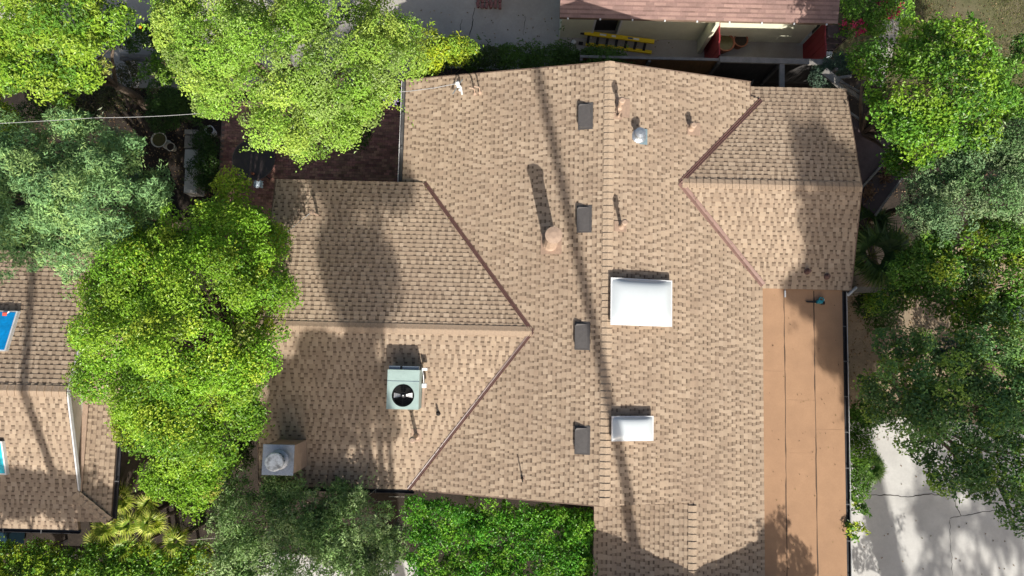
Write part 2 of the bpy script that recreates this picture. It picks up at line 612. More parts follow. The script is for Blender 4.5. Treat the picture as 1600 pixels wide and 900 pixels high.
# ================================================================== THE MAIN HOUSE
UP = 0.8
XR, ZR, PM = 2.82, 4.39 + UP, 0.2725
fW = lambda x, y: ZR - PM * (XR - x)
fE = lambda x, y: ZR - PM * (x - XR)
WY, WZ, WQ = 0.4547, 3.79 + UP, 0.204
fWN = lambda x, y: WZ - WQ * (y - WY)
fWS = lambda x, y: WZ - WQ * (WY - y)
RY, RZ, RQ = 5.225, 3.755 + UP, 0.256
fRN = lambda x, y: RZ - RQ * (y - RY)
fRS = lambda x, y: RZ - RQ * (RY - y)
XX, XZ = 5.587, 3.636 + UP
fXW = lambda x, y: XZ - PM * (XX - x)
xW = lambda z: XR - (ZR - z) / PM
xE = lambda z: XR + (ZR - z) / PM
N_Y, S_Y = 8.81, -4.6
YEND = -9.2
vN = (xW(fWN(0, 5.27)), 5.27)
vA = (xW(WZ), WY)
vS = (xW(fWS(0, S_Y)), S_Y)
eA = (xE(RZ), RY)
XE = 8.0
zE = fE(XE, 0)
eN = (XE, RY + (RZ - zE) / RQ)
eS = (XE, RY - (RZ - zE) / RQ)

house = thing('house', 'large L-shaped house with tan shingled gable roofs filling the middle of the picture', 'house', (2.0, 0.0, 0.0))
# walls (set back under the eaves)
mw = MB()
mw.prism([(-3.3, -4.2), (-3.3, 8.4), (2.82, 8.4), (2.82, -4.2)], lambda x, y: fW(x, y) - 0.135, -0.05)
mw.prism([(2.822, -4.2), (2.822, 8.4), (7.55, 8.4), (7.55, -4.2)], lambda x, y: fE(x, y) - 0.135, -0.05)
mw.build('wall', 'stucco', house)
mw = MB()
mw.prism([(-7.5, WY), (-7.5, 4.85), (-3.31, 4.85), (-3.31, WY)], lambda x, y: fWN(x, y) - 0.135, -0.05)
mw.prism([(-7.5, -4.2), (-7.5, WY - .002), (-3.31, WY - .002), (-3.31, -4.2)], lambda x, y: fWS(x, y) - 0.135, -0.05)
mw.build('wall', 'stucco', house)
mw = MB()
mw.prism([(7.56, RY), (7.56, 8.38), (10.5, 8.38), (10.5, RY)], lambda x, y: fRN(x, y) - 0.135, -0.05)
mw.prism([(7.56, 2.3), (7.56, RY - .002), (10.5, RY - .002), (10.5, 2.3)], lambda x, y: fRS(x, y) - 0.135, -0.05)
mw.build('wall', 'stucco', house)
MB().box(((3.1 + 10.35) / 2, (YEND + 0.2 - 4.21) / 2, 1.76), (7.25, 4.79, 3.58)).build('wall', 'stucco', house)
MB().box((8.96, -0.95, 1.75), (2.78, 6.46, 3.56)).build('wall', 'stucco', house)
# the taller rear storey past the lower edge of the picture; its parapet throws the hard shadow there
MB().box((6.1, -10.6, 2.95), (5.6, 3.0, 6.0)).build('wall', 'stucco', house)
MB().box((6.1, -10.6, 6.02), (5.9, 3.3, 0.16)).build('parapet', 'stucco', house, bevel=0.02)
for k in range(22):
    MB().box((3.28 + k * 0.27, -9.0 + random.uniform(-0.03, 0.03), 6.12 + random.uniform(-0.02, 0.03)), (0.25, 0.34, 0.08)).build('coping_tile', 'terracotta', house)

slope(house, 'west slope of the main roof', [(-3.76, N_Y), (-3.76, 5.27), vN, vA, vS, (XR, S_Y), (XR, N_Y)], fW, (1, 0), seed=1)
slope(house, 'east slope of the main roof', [(XR, N_Y), (7.63, N_Y), (7.63, 8.34), (eN[0], eN[1]), eA, eS, (XE, YEND), (XX, YEND), (XX, S_Y), (XR, S_Y)], fE, (-1, 0), seed=2)
slope(house, 'north slope of the west wing', [(-7.86, 5.27), vN, vA, (-7.86, WY)], fWN, (0, -1), seed=3)
slope(house, 'south slope of the west wing', [(-7.89, S_Y), (vS[0], S_Y), vA, (-7.89, WY)], fWS, (0, 1), seed=4)
slope(house, 'north slope of the east wing', [(7.66, 8.75), (10.85, 8.75), (10.85, RY), eA, eN, (7.66, 8.36)], fRN, (0, -1), seed=5)
slope(house, 'south slope of the east wing', [(eS[0], 2.04), (10.85, 2.04), (10.85, RY), eA, eS], fRS, (0, 1), seed=6)
slope(house, 'lower west slope of the front extension', [(2.70, YEND), (2.70, -4.56), (XX, -4.56), (XX, YEND)], fXW, (1, 0), seed=7)
ridge_caps(house, (XR, S_Y, ZR), (XR, N_Y, ZR), PM, PM, 0.205, 0.31, 'cap', 'm')
ridge_caps(house, (-7.87, WY, WZ), (vA[0] - 0.05, WY, WZ), WQ, WQ, 0.215, 0.30, 'cap_dark', 'w')
ridge_caps(house, (10.86, RY, RZ), (eA[0] + 0.1, RY, RZ), RQ, RQ, 0.22, 0.30, 'cap_dark', 'r')
ridge_caps(house, (XX, YEND, XZ), (XX, -4.72, XZ), PM, PM, 0.205, 0.26, 'cap', 'x')


def valley(a, b, w, m, rib=True):
    """a folded metal valley strip from a to b, lying just on the shingles"""
    a, b = Vector(a), Vector(b)
    d = (b - a).normalized()
    s = Vector((d.y, -d.x, 0)).normalized()
    mb = MB()
    prof = [(-0.5, 0.020), (-0.46, 0.034), (-0.12, 0.026), (0, 0.052 if rib else 0.022), (0.12, 0.026), (0.46, 0.034), (0.5, 0.020)]
    vs = []
    for p in (a, b):
        for t, h in prof:
            vs.append(p + s * (t * w) + Vector((0, 0, h + abs(t) * w * 0.16)))
    n = len(prof)
    mb.add(vs, [(i, i + 1, n + i + 1, n + i) for i in range(n - 1)])
    return mb.build('valley_flashing', m, house)


p3 = lambda xy, f: (xy[0], xy[1], f(*xy))
valley(p3(vN, fW), p3(vA, fW), 0.13, 'valley')
valley(p3(vS, fW), p3(vA, fW), 0.12, 'valley')
valley(p3(eN, fE), p3(eA, fE), 0.16, 'valley')
valley((eS[0] + 0.02, eS[1] - 0.06, zE), p3(eA, fE), 0.20, 'valley_pale', rib=False)

# flat roof in three rolled strips, lapped at the seams
zF = lambda x, y: 2.925 + UP - 0.028 * (x - 8.0)
for i, (x0, x1) in enumerate(((7.9, 8.72), (8.72, 9.69), (9.69, 10.62))):
    ys = [2.06, -0.6 - i * 0.9, -3.9 - i * 0.35 + (i % 2) * 1.1, YEND]
    for k in range(3):
        up_ = 0.004 * (2 - i) + (0.003 if k == 1 else 0.0)
        MB().prism([(x0 + 0.006, ys[k + 1]), (x1, ys[k + 1]), (x1, ys[k] - 0.002), (x0 + 0.006, ys[k] - 0.002)], lambda x, y: zF(x, y) + up_, lambda x, y: zF(x, y) - 0.14).build('roofing_strip', 'rolled', house)
    if i < 2:
        mb = MB()
        n = 40
        vs = []
        for k in range(n + 1):
            y = YEND + (2.0 - YEND) * k / n
            w = random.uniform(0.006, 0.022)
            xo = random.uniform(-0.008, 0.008)
            z = zF(x1, y) + 0.004 * (2 - i) + 0.004
            vs += [(x1 + xo - w, y, z), (x1 + xo + w, y, z)]
        mb.add(vs, [(2 * k, 2 * k + 1, 2 * k + 3, 2 * k + 2) for k in range(n)])
        mb.build('tar_seam', 'seam', house)
# gutters
def gutter(a, b, out, m, w=0.12, h=0.11, lip=None):
    a, b, out = Vector(a), Vector(b), Vector(out)
    mb = MB()
    prof = [(0.0, 0.0), (0.0, -h), (w * 0.8, -h), (w, -0.02), (w - 0.014, -0.02), (w * 0.78, -h + 0.014), (0.014, -h + 0.014), (0.014, 0.0)]
    vs = [p + out * t + Vector((0, 0, z)) for p in (a, b) for t, z in prof]
    n = len(prof)
    mb.add(vs, [(i, (i + 1) % n, n + (i + 1) % n, n + i) for i in range(n)] + [tuple(range(n)), tuple(range(2 * n - 1, n - 1, -1))])
    g = mb.build('gutter', m, house if lip is None else lip)
    k = max(2, int((b - a).length / 1.1))
    for i in range(1, k):
        p = a + (b - a) * (i / k)
        MB().box(tuple(p + out * (w / 2) + Vector((0, 0, 0.0))), (0.03 if abs(out.y) > 0.5 else w + 0.02, 0.03 if abs(out.x) > 0.5 else w + 0.02, 0.012)).build('hanger', 'gutter_grey', g)
    return g


gutter((-3.79, 5.30, 2.58 + UP), (-3.79, N_Y, 2.58 + UP), (-1, 0, 0), 'gutter_grey')
MB().bar((-3.915, 5.30, 2.57 + UP), (-3.915, N_Y, 2.57 + UP), 0.018, 0.02).build('drip_edge', 'white_metal', house)
gutter((10.625, YEND, 2.84 + UP), (10.625, 2.0, 2.84 + UP), (1, 0, 0), 'dark_metal', w=0.14)
gutter((-7.85, S_Y - 0.03, 2.73 + UP), (-3.0, S_Y - 0.03, 2.73 + UP), (0, -1, 0), 'dark_metal', w=0.11)
# metal drip edges: a bright line past the gutter and the gable edges
MB().bar((10.775, YEND, 2.842 + UP), (10.775, 2.0, 2.842 + UP), 0.010, 0.02).build('drip_edge', 'white_metal', house)
for a, b, f in (((-3.76, N_Y + 0.02), (XR, N_Y + 0.02), fW), ((XR, N_Y + 0.02), (7.63, N_Y + 0.02), fE), ((-3.0, S_Y - 0.02), (XR, S_Y - 0.02), fW),
                ((10.87, 2.04), (10.87, RY), fRS), ((10.87, RY), (10.87, 8.75), fRN), ((-7.885, WY), (-7.885, 5.27), fWN), ((-7.915, S_Y), (-7.915, WY), fWS)):
    MB().bar((a[0], a[1], f(*a) - 0.06), (b[0], b[1], f(*b) - 0.06), 0.03, 0.13).build('rake_board', 'deck', house)


# roof vents: low charcoal hoods near the ridge
def roof_vent(px, py, label):
    c = onp(px, py, fW, 0.06)
    M = Matrix.Translation((c[0], c[1], fW(c[0], c[1]))) @ Matrix.Rotation(-math.atan(PM), 4, 'Y')
    w, l, h = 0.36, 0.72, 0.15
    P = [(-w / 2, -l / 2 + 0.07), (-w / 2 + 0.05, -l / 2), (w / 2, -l / 2), (w / 2, l / 2), (-w / 2 + 0.05, l / 2), (-w / 2, l / 2 - 0.07)]
    mb = MB()
    top = [h, h, 0.035, 0.035, h, h]
    vs = [M @ Vector((x, y, 0.03)) for x, y in P] + [M @ Vector((x, y, t)) for (x, y), t in zip(P, top)]
    mb.add(vs, [(11, 10, 9, 8, 7, 6)[::-1]] + [(i, (i + 1) % 6, 6 + (i + 1) % 6, 6 + i) for i in range(6)])
    v = mb.build('roof_vent', 'charcoal', house)
    v['label'] = label
    fl = MB()
    fl.box((0.03, 0, 0.022), (w + 0.1, l + 0.12, 0.012), M=M)
    fl.build('flange', 'charcoal', v)
    lo = MB()
    for k in range(4):
        lo.box((-w / 2 - 0.006, 0, 0.05 + k * 0.025), (0.012, l - 0.2, 0.01), M=M)
    lo.build('louvre', 'black', v)


roof_vent(914, 181, 'charcoal roof vent nearest the rear gable')
roof_vent(912, 342, 'charcoal roof vent beside the tall tan flue')
roof_vent(909, 525, 'charcoal roof vent beside the large skylight')
roof_vent(909, 688, 'charcoal roof vent beside the small skylight')


def on_slope(f, x, y, up):
    """frame on a slope at (x, y): local x along the contour, y uphill, z off the roof"""
    u = Vector((up[0], up[1], f(x + up[0], y + up[1]) - f(x, y))).normalized()
    c = Vector((up[1], -up[0], 0))
    n = c.cross(u).normalized()
    M = Matrix((c, u, n)).transposed().to_4x4()
    M.translation = Vector((x, y, f(x, y)))
    return M


def vent_pipe(px, py, f, up, h, r, m, label, foff=0.03, flange=(0.32, 0.4), fm='flange', cap=None, lean=0.0, capw=None):
    c = onp(px, py, f)
    x, y, z = c
    root_m = MB().tube([(x, y, z - 0.05), (x + lean * 0.5, y, z + h * 0.5), (x + lean, y, z + h)], r, 12).build('vent_pipe', m, house, smooth=False)
    root_m['label'] = label
    M = on_slope(f, x, y, up)
    if flange:
        MB().box((0, foff, 0.028), (flange[0], flange[1], 0.01), M=M).build('flashing', fm, root_m)
    MB().lathe((x, y, z), [(r * (2.2 if r < 0.15 else 1.2), -0.02), (r * (1.9 if r < 0.15 else 1.15), 0.05), (r * 1.1, 0.10), (r * 1.02, 0.12)], 14).build('collar', m, root_m)
    if cap == 'cone':
        w = capw or r * 1.45
        MB().lathe((x + lean, y, z + h), [(r * 1.02, -0.12), (w, -0.02), (w, 0.05), (w * 0.55, 0.12), (0.02, 0.16)], 22).build('rain_cap', m, root_m, smooth=False)
    elif cap == 'disc':
        w = capw or r * 1.45
        MB().lathe((x + lean, y, z + h), [(w * 0.8, 0.0), (w, 0.03), (w, 0.05), (w * 0.4, 0.08)], 22).build('rain_cap', m, root_m)
    elif cap == 'hood':
        MB().lathe((x + lean, y, z + h), [(r * 1.5, -0.16), (r * 1.7, -0.14), (r * 1.7, 0.02), (r * 1.1, 0.05)], 14).build('rain_cap', m, root_m)
    return root_m


big = vent_pipe(860, 381, fW, (1, 0), 1.60, 0.205, 'vent_paint', 'tall wide tan flue with conical cap on the west slope', flange=(0.66, 0.66), cap='disc', capw=0.245)
MB().lathe(tuple(onp(860, 381, fW)), [(0.225, -0.06), (0.225, 0.10), (0.207, 0.13)], 22).build('storm_collar', 'vent_paint', big)
vent_pipe(970, 354, fE, (-1, 0), 0.72, 0.055, 'vent_paint', 'slim tan vent pipe just east of the ridge beside the large skylight', cap='hood')
vent_pipe(967, 168, fE, (-1, 0), 0.62, 0.06, 'vent_paint', 'capped tan vent pipe by the ridge near the rear gable', cap='hood', foff=-0.12, flange=(0.6, 0.46))
vent_pipe(966, 182, fE, (-1, 0), 0.40, 0.025, 'vent_paint', 'thin tan pipe beside the capped vent by the ridge', flange=(0.2, 0.3))
vent_pipe(997, 213, fE, (-1, 0), 0.34, 0.115, 'galvanized', 'bright galvanised flue with a blue-grey flashing', foff=-0.17, flange=(0.50, 0.26), fm='flash_blue', cap='disc', capw=0.16)
vent_pipe(1079, 201, fE, (-1, 0), 0.36, 0.06, 'vent_paint', 'short tan vent pipe halfway between the ridge and the east wing', cap='hood', foff=-0.1, flange=(0.42, 0.46))
vent_pipe(651, 681, fWS, (0, 1), 0.95, 0.055, 'vent_paint', 'vent pipe below the air conditioner on the west wing', cap='hood')
vent_pipe(685, 646, fWS, (0, 1), 0.30, 0.035, 'rubber', 'short dark pipe beside the air conditioner', flange=None)
vent_pipe(816, 747, fW, (1, 0), 0.5, 0.02, 'rubber', 'thin dark pipe low on the west slope', flange=(0.12, 0.12))
vent_pipe(1261, 424, fRS, (0, 1), 0.22, 0.05, 'valley', 'small dark red pipe on the east wing, the left of two', flange=None)
vent_pipe(1292, 432, fRS, (0, 1), 0.16, 0.05, 'valley', 'small dark red pipe on the east wing, the right of two', flange=None)


# skylights: curb, frame and white acrylic dome, set along the slope
def skylight(px, label, hd):
    P = [onp(a, b, fE, 0.22) for a, b in px]
    x0 = (P[0][0] + P[3][0]) / 2
    x1 = (P[1][0] + P[2][0]) / 2
    y1 = (P[0][1] + P[1][1]) / 2
    y0 = (P[2][1] + P[3][1]) / 2
    cu = MB().prism([(x0 + 0.04, y0 + 0.04), (x1 - 0.04, y0 + 0.04), (x1 - 0.04, y1 - 0.04), (x0 + 0.04, y1 - 0.04)], lambda x, y: fE(x, y) + 0.2, lambda x, y: fE(x, y) - 0.05).build('skylight', 'vent_paint', house)
    cu['label'] = label
    fr = MB()
    for (a0, b0, a1, b1) in ((x0, y0, x1, y0 + 0.05), (x0, y1 - 0.05, x1, y1), (x0, y0 + 0.05, x0 + 0.05, y1 - 0.05), (x1 - 0.05, y0 + 0.05, x1, y1 - 0.05)):
        fr.prism([(a0, b0), (a1, b0), (a1, b1), (a0, b1)], lambda x, y: fE(x, y) + 0.245, lambda x, y: fE(x, y) + 0.16)
    fr.build('frame', 'white_metal', cu)
    n = 14
    vs, fs = [], []
    for j in range(n + 1):
        for i in range(n + 1):
            s, t = i / n * 2 - 1, j / n * 2 - 1
            x, y = x0 + 0.03 + (x1 - x0 - 0.06) * i / n, y0 + 0.03 + (y1 - y0 - 0.06) * j / n
            h = hd * ((1 - abs(s) ** 3.5) * (1 - abs(t) ** 3.5)) ** 0.6
            vs.append((x, y, fE(x, y) + 0.24 + h))
    for j in range(n):
        for i in range(n):
            a = j * (n + 1) + i
            fs.append((a, a + 1, a + n + 2, a + n + 1))
    MB().add(vs, fs).build('dome', 'dome', cu, smooth=True)


skylight([(955, 432), (1050, 440), (1050, 511), (953, 507)], 'large white domed skylight beside the ridge', 0.20)
skylight([(956, 650), (1021, 650), (1021, 689), (955, 689)], 'small white domed skylight near the front of the roof', 0.13)

# chimney at the corner of the west wing
cz = 4.33 + UP
ch = MB().prism([(-7.24, -3.92), (-6.37, -3.92), (-6.37, -3.09), (-7.24, -3.09)], cz, 2.4 + UP).build('chimney', 'chimney_stucco', house)
ch['label'] = 'square tan chimney with a metal top and round cap'
pl = MB()
pl.box((-6.805, -3.505, cz + 0.02), (0.93, 0.89, 0.03))
pl.build('top_plate', 'galvanized', ch, bevel=0.006)
MB().lathe((-6.78, -3.5, cz + 0.03), [(0.30, 0), (0.29, 0.03), (0.21, 0.05), (0.21, 0.16)], 24).build('flue_collar', 'galvanized', ch)
fm = MB()
for k in range(10):
    a = k * math.pi / 5
    fm.tube([(-6.78 + 0.22 * math.cos(a), -3.5 + 0.22 * math.sin(a), cz + 0.15), (-6.78 + 0.22 * math.cos(a), -3.5 + 0.22 * math.sin(a), cz + 0.42)], 0.01, 5)
fm.lathe((-6.78, -3.5, cz + 0.18), [(0.17, 0), (0.17, 0.22)], 16)
fm.build('flue_mesh', 'dark_metal', ch)
MB().lathe((-6.78, -3.5, cz + 0.40), [(0.25, 0), (0.27, 0.01), (0.27, 0.05), (0.24, 0.075), (0.1, 0.085)], 28).build('cap_lid', 'galv_pale', ch, smooth=False)

# wire mast on the north slope of the west wing
c = onp(497, 336, fWN)
t = at(487, 331, fWN(c[0], c[1]) + 0.42)
mast = MB().tube([tuple(c + np.array([0, 0, -0.05])), tuple(c * 0.35 + t * 0.65 + np.array([0, 0, .05])), tuple(t)], [0.035, 0.045, 0.055], 10).build('vent_pipe', 'vent_paint', house)
mast['label'] = 'bent tan pipe with a wire stay on the west wing'
MB().lathe(tuple(t), [(0.05, -0.04), (0.085, 0.0), (0.08, 0.03), (0.03, 0.05)], 12).build('pipe_head', 'vent_paint', mast)
g2 = onp(449, 362, fWN, 0.03)
MB().tube([tuple(t), tuple((t + g2) / 2), tuple(g2)], 0.010, 5).build('stay_wire', 'galvanized', mast)

# service mast and two bent pipes near the rear edge of the west slope
b = onp(722, 147, fW)
sm = MB().tube([tuple(b + np.array([0, 0, -.03])), tuple(b + np.array([0.0, 0.0, 0.55])), tuple(b + np.array([-0.06, 0.05, 0.66]))], 0.035, 10).build('service_mast', 'white_metal', house)
sm['label'] = 'pale service mast with insulators near the rear edge of the west slope'
hd = b + np.array([-0.1, 0.08, 0.7])
MB().lathe(tuple(hd), [(0.05, -0.08), (0.075, -0.02), (0.07, 0.05), (0.02, 0.09)], 12).build('weather_head', 'white_metal', sm)
ins = MB()
for k in range(3):
    ins.lathe((b[0] - 0.05 - 0.05 * k, b[1] + 0.02 + 0.07 * k, b[2] + 0.32 + 0.1 * k), [(0.02, -0.04), (0.045, -0.02), (0.045, 0.02), (0.02, 0.04)], 8)
ins.build('insulator', 'white_plastic', sm)
MB().bar(tuple(b + np.array([-0.3, -0.05, 0.1])), tuple(b + np.array([0.05, 0.3, 0.5])), 0.03, 0.03).build('brace', 'galvanized', sm)
for px, py, lb in ((742, 147, 'bent pink pipe beside the service mast, the nearer one'), (750, 145, 'bent pink pipe beside the service mast, the farther one')):
    b2 = onp(px, py, fW)
    pp = MB().tube([tuple(b2 + np.array([0, 0, -.03])), tuple(b2 + np.array([0, 0, 0.42])), tuple(b2 + np.array([-0.04, 0.0, 0.5])), tuple(b2 + np.array([-0.16, 0.02, 0.5]))], 0.028, 8).build('vent_pipe', 'vent_paint', house)
    pp['label'] = lb
    MB().lathe(tuple(b2), [(0.07, -0.02), (0.06, 0.06), (0.03, 0.09)], 10).build('collar', 'vent_paint', pp)

# ------------------------------------------------------------------ things on the roof
ac = thing('air_conditioner', 'pale green rooftop air conditioner with a black round fan on the west wing', 'air conditioner', (-3.22, -1.37, 3.4 + UP))
AX0, AX1, AY0, AY1, AZ = -3.70, -2.74, -1.96, -0.79, 4.27 + UP
A0 = 3.60 + UP
MB().prism([(AX0 + .05, AY0 + .05), (AX1 - .05, AY0 + .05), (AX1 - .05, AY1 - .05), (AX0 + .05, AY1 - .05)], 3.62 + UP, lambda x, y: fWS(x, y) - 0.02).build('curb', 'white_metal', ac)
fcx, fcy, fr_ = -3.215, -1.55, 0.335
cab = MB()
n = 32
cab.add([(AX0, AY0, A0), (AX1, AY0, A0), (AX1, AY1, A0), (AX0, AY1, A0), (AX0, AY0, AZ), (AX1, AY0, AZ), (AX1, AY1, AZ), (AX0, AY1, AZ)], [(3, 2, 1, 0), (0, 1, 5, 4), (1, 2, 6, 5), (2, 3, 7, 6), (3, 0, 4, 7)])
# top plate with a round opening
ring, outer = [], []
for k in range(n):
    a = 2 * math.pi * k / n
    ring.append((fcx + fr_ * math.cos(a), fcy + fr_ * math.sin(a), AZ))
    dx, dy = math.cos(a), math.sin(a)
    ts = []
    if dx > 1e-6: ts.append((AX1 - fcx) / dx)
    if dx < -1e-6: ts.append((AX0 - fcx) / dx)
    if dy > 1e-6: ts.append((AY1 - fcy) / dy)
    if dy < -1e-6: ts.append((AY0 - fcy) / dy)
    tt = min(ts)
    outer.append((fcx + dx * tt, fcy + dy * tt, AZ))
cab.add(ring + outer, [(k, n + k, n + (k + 1) % n, (k + 1) % n) for k in range(n)])
for cx, cy in ((AX0, AY0), (AX1, AY0), (AX1, AY1), (AX0, AY1)):
    ang = math.atan2(cy - fcy, cx - fcx) % (2 * math.pi)
    k = int(ang / (2 * math.pi / n))
    cab.add([outer[k], (cx, cy, AZ), outer[(k + 1) % n]], [(0, 1, 2)])
cb = cab.build('cabinet', 'ac_paint', ac)
MB().box(((AX0 + AX1) / 2, AY1 - 0.34, AZ + 0.004), (AX1 - AX0, 0.012, 0.008)).build('panel_seam', 'ac_coil', cb)
well = MB()
well.add([(x, y, AZ - 0.28) for x, y, z in ring] + [(x, y, AZ) for x, y, z in ring], [tuple(range(n))] + [(k, (k + 1) % n, n + (k + 1) % n, n + k) for k in range(n)])
well.build('fan_well', 'black', ac)
for a0 in (0.02, math.pi + 0.02):
    bl = MB()
    vs = []
    for r in (0.09, 0.29):
        for da, dz in ((-0.30, -0.07), (0.30, -0.03)):
            w = 1.25 if r < 0.2 else 0.9
            vs.append((fcx + r * math.cos(a0 + da * w), fcy + r * math.sin(a0 + da * w), AZ + dz))
    vs += [(x, y, z - 0.012) for x, y, z in vs]
    bl.add(vs, [(0, 2, 3, 1), (4, 5, 7, 6), (0, 4, 6, 2), (2, 6, 7, 3), (3, 7, 5, 1), (1, 5, 4, 0)])
    bl.build('fan_blade', 'blade', ac)
MB().lathe((fcx, fcy, AZ - 0.16), [(0.075, 0), (0.075, 0.1), (0.05, 0.13), (0.015, 0.14)], 16).build('fan_hub', 'dark_metal', ac)
MB().lathe((fcx, fcy, AZ - 0.02), [(0.02, 0), (0.022, 0.015), (0.008, 0.022)], 10).build('hub_bolt', 'white_metal', ac)
gr = MB()
for r in (0.10, 0.16, 0.22, 0.28, 0.325):
    P = [(fcx + r * math.cos(2 * math.pi * k / 28), fcy + r * math.sin(2 * math.pi * k / 28), AZ + 0.012) for k in range(29)]
    gr.tube(P, 0.0025, 4, cap=False)
for k in range(6):
    a = k * math.pi / 3 + 0.5
    gr.tube([(fcx + 0.08 * math.cos(a), fcy + 0.08 * math.sin(a), AZ + 0.012), (fcx + fr_ * math.cos(a), fcy + fr_ * math.sin(a), AZ + 0.008)], 0.003, 4)
gr.build('fan_guard', 'dark_metal', ac)
for x0, x1 in ((AX0 + 0.02, AX0 + 0.36), (AX0 + 0.42, AX1 - 0.04)):
    MB().box(((x0 + x1) / 2, AY1 + 0.055, 4.05 + UP), (x1 - x0, 0.11, 0.30)).build('coil_panel', 'ac_coil', ac, bevel=0.01)
MB().box((AX1 + 0.10, AY1 + 0.02, 3.86 + UP), (0.16, 0.08, 0.2)).build('disconnect_box', 'white_plastic', ac, bevel=0.008)
MB().box((AX1 + 0.09, AY1 - 0.48, 3.78 + UP), (0.14, 0.13, 0.2)).build('junction_box', 'white_plastic', ac, bevel=0.008)
MB().tube([(AX1 + 0.03, AY1 - 0.02, 3.9 + UP), (AX1 + 0.07, AY1 - 0.15, 3.95 + UP), (AX1 + 0.08, AY1 - 0.4, 3.85 + UP)], 0.014, 6).build('conduit', 'white_metal', ac)
MB().box((AX1 + 0.06, AY0 + 0.35, 3.66 + UP), (0.08, 0.7, 0.1)).build('drain_pan', 'vent_paint', ac)

# teal cordless saw left on the flat roof
sx, sy = at(1280, 471, 3.0 + UP)[:2]
sz = zF(sx, sy) + 0.01
saw = thing('cordless_saw', 'teal and black cordless saw lying on the flat brown roof', 'power tool', (sx, sy, sz))
bd = MB()
bd.prism([(sx - 0.08, sy - 0.06), (sx + 0.10, sy - 0.07), (sx + 0.13, sy + 0.03), (sx + 0.02, sy + 0.06), (sx - 0.07, sy + 0.03)], sz + 0.15, sz)
bd.build('body', 'teal', saw, bevel=0.02)
MB().prism([(sx - 0.37, sy - 0.035), (sx - 0.06, sy - 0.045), (sx - 0.06, sy + 0.025), (sx - 0.36, sy + 0.02), (sx - 0.40, sy - 0.005)], sz + 0.05, sz + 0.035).build('guide_bar', 'rubber', saw)
MB().tube([(sx - 0.02, sy + 0.03, sz + 0.10), (sx + 0.02, sy + 0.12, sz + 0.14), (sx + 0.13, sy + 0.11, sz + 0.13), (sx + 0.15, sy + 0.0, sz + 0.09)], 0.022, 8).build('handle', 'teal', saw)
MB().box((sx + 0.14, sy - 0.045, sz + 0.06), (0.10, 0.10, 0.12)).build('battery', 'rubber', saw, bevel=0.012)
MB().box((sx + 0.17, sy + 0.06, sz + 0.05), (0.04, 0.06, 0.05)).build('trigger_guard', 'white_plastic', saw)
# white tube on the seam
wx, wy = at(1227, 459, 2.95 + UP)[:2]
wt = thing('sealant_tube', 'short white tube lying on the flat roof seam', 'tube', (wx, wy, zF(wx, wy)))
MB().tube([(wx, wy - 0.11, zF(wx, wy) + 0.032), (wx, wy + 0.09, zF(wx, wy) + 0.032)], 0.026, 10).build('barrel', 'white_plastic', wt)
MB().tube([(wx, wy + 0.09, zF(wx, wy) + 0.032), (wx, wy + 0.14, zF(wx, wy) + 0.032)], [0.014, 0.006], 8).build('nozzle', 'white_plastic', wt)
ds = MB().tube([tuple(at(1325, 461, 3.6)), tuple(at(1331, 455, 3.52)), tuple(at(1337, 450, 3.3)), tuple(at(1337, 449, 1.2))], 0.05, 8).build('downspout', 'white_metal', house)


# overhead wires
def wire(label, pts, r, sag=0.0):
    P = [Vector(tuple(at(*p))) for p in pts]
    Q_ = []
    for i in range(len(P) - 1):
        for k in range(12):
            t = k / 12
            p = P[i].lerp(P[i + 1], t)
            p.z -= sag * 4 * t * (1 - t)
            Q_.append(p)
    Q_.append(P[-1])
    o = MB().tube(Q_, r, 6).build('overhead_cable', 'cable')
    return tag(o, label, 'cable')


e = tuple(hd)
P = [Vector(tuple(at(560, 150, 7.0))), Vector(tuple(at(600, 145, 6.7))), Vector(e)]
o = MB().tube([P[0], P[1], P[1].lerp(P[2], 0.33) - Vector((0, 0, .12)), P[1].lerp(P[2], 0.66) - Vector((0, 0, .12)), P[2]], 0.013, 6).build('overhead_cable', 'cable')
tag(o, 'white service cable running from the tree to the pale mast on the main roof', 'cable')
wire('pale overhead cable crossing the upper left garden', [(-260, 203, 6.2), (150, 184, 6.2), (325, 176, 6.2)], 0.0065, 0.1)

# ================================================================== THE NEIGHBOURING HOUSE ON THE LEFT
LP = 0.30
LRY, LRZ = -1.69, 4.1 + UP
lS = lambda x, y: LRZ - LP * (LRY - y)
lN = lambda x, y: LRZ - LP * (y - LRY)
lE = lambda x, y: 2.80 + UP + LP * (-12.5 - x)
nh = thing('neighbour_house', 'tan shingled house with a white gable and blue skylight at the left edge', 'house', (-17.0, -1.7, 0))
mw = MB()
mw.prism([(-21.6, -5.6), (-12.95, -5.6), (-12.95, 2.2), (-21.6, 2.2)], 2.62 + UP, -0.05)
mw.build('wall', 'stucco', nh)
gw = MB()
gw.add([(-13.47, -5.0, 3.0 + UP), (-13.47, 1.62, 3.0 + UP), (-13.47, LRY, LRZ - 0.1), (-13.75, -5.0, 3.0 + UP), (-13.75, 1.62, 3.0 + UP), (-13.75, LRY, LRZ - 0.1)], [(0, 1, 2), (5, 4, 3), (0, 2, 5, 3), (1, 4, 5, 2)])
gw.build('gable_wall', 'stucco_white', nh)
slope(nh, 'south slope of the neighbouring roof', [(-21.9, LRY), (-13.38, LRY), (-13.38, -4.86), (-12.52, -5.82), (-13.5, -5.82), (-13.5, -6.09), (-21.9, -6.09)], lS, (0, 1), seed=21)
slope(nh, 'north slope of the neighbouring roof', [(-21.9, LRY), (-21.9, 2.7), (-12.5, 2.7), (-13.38, 1.6), (-13.38, LRY)], lN, (0, -1), seed=22, t1=0.016)
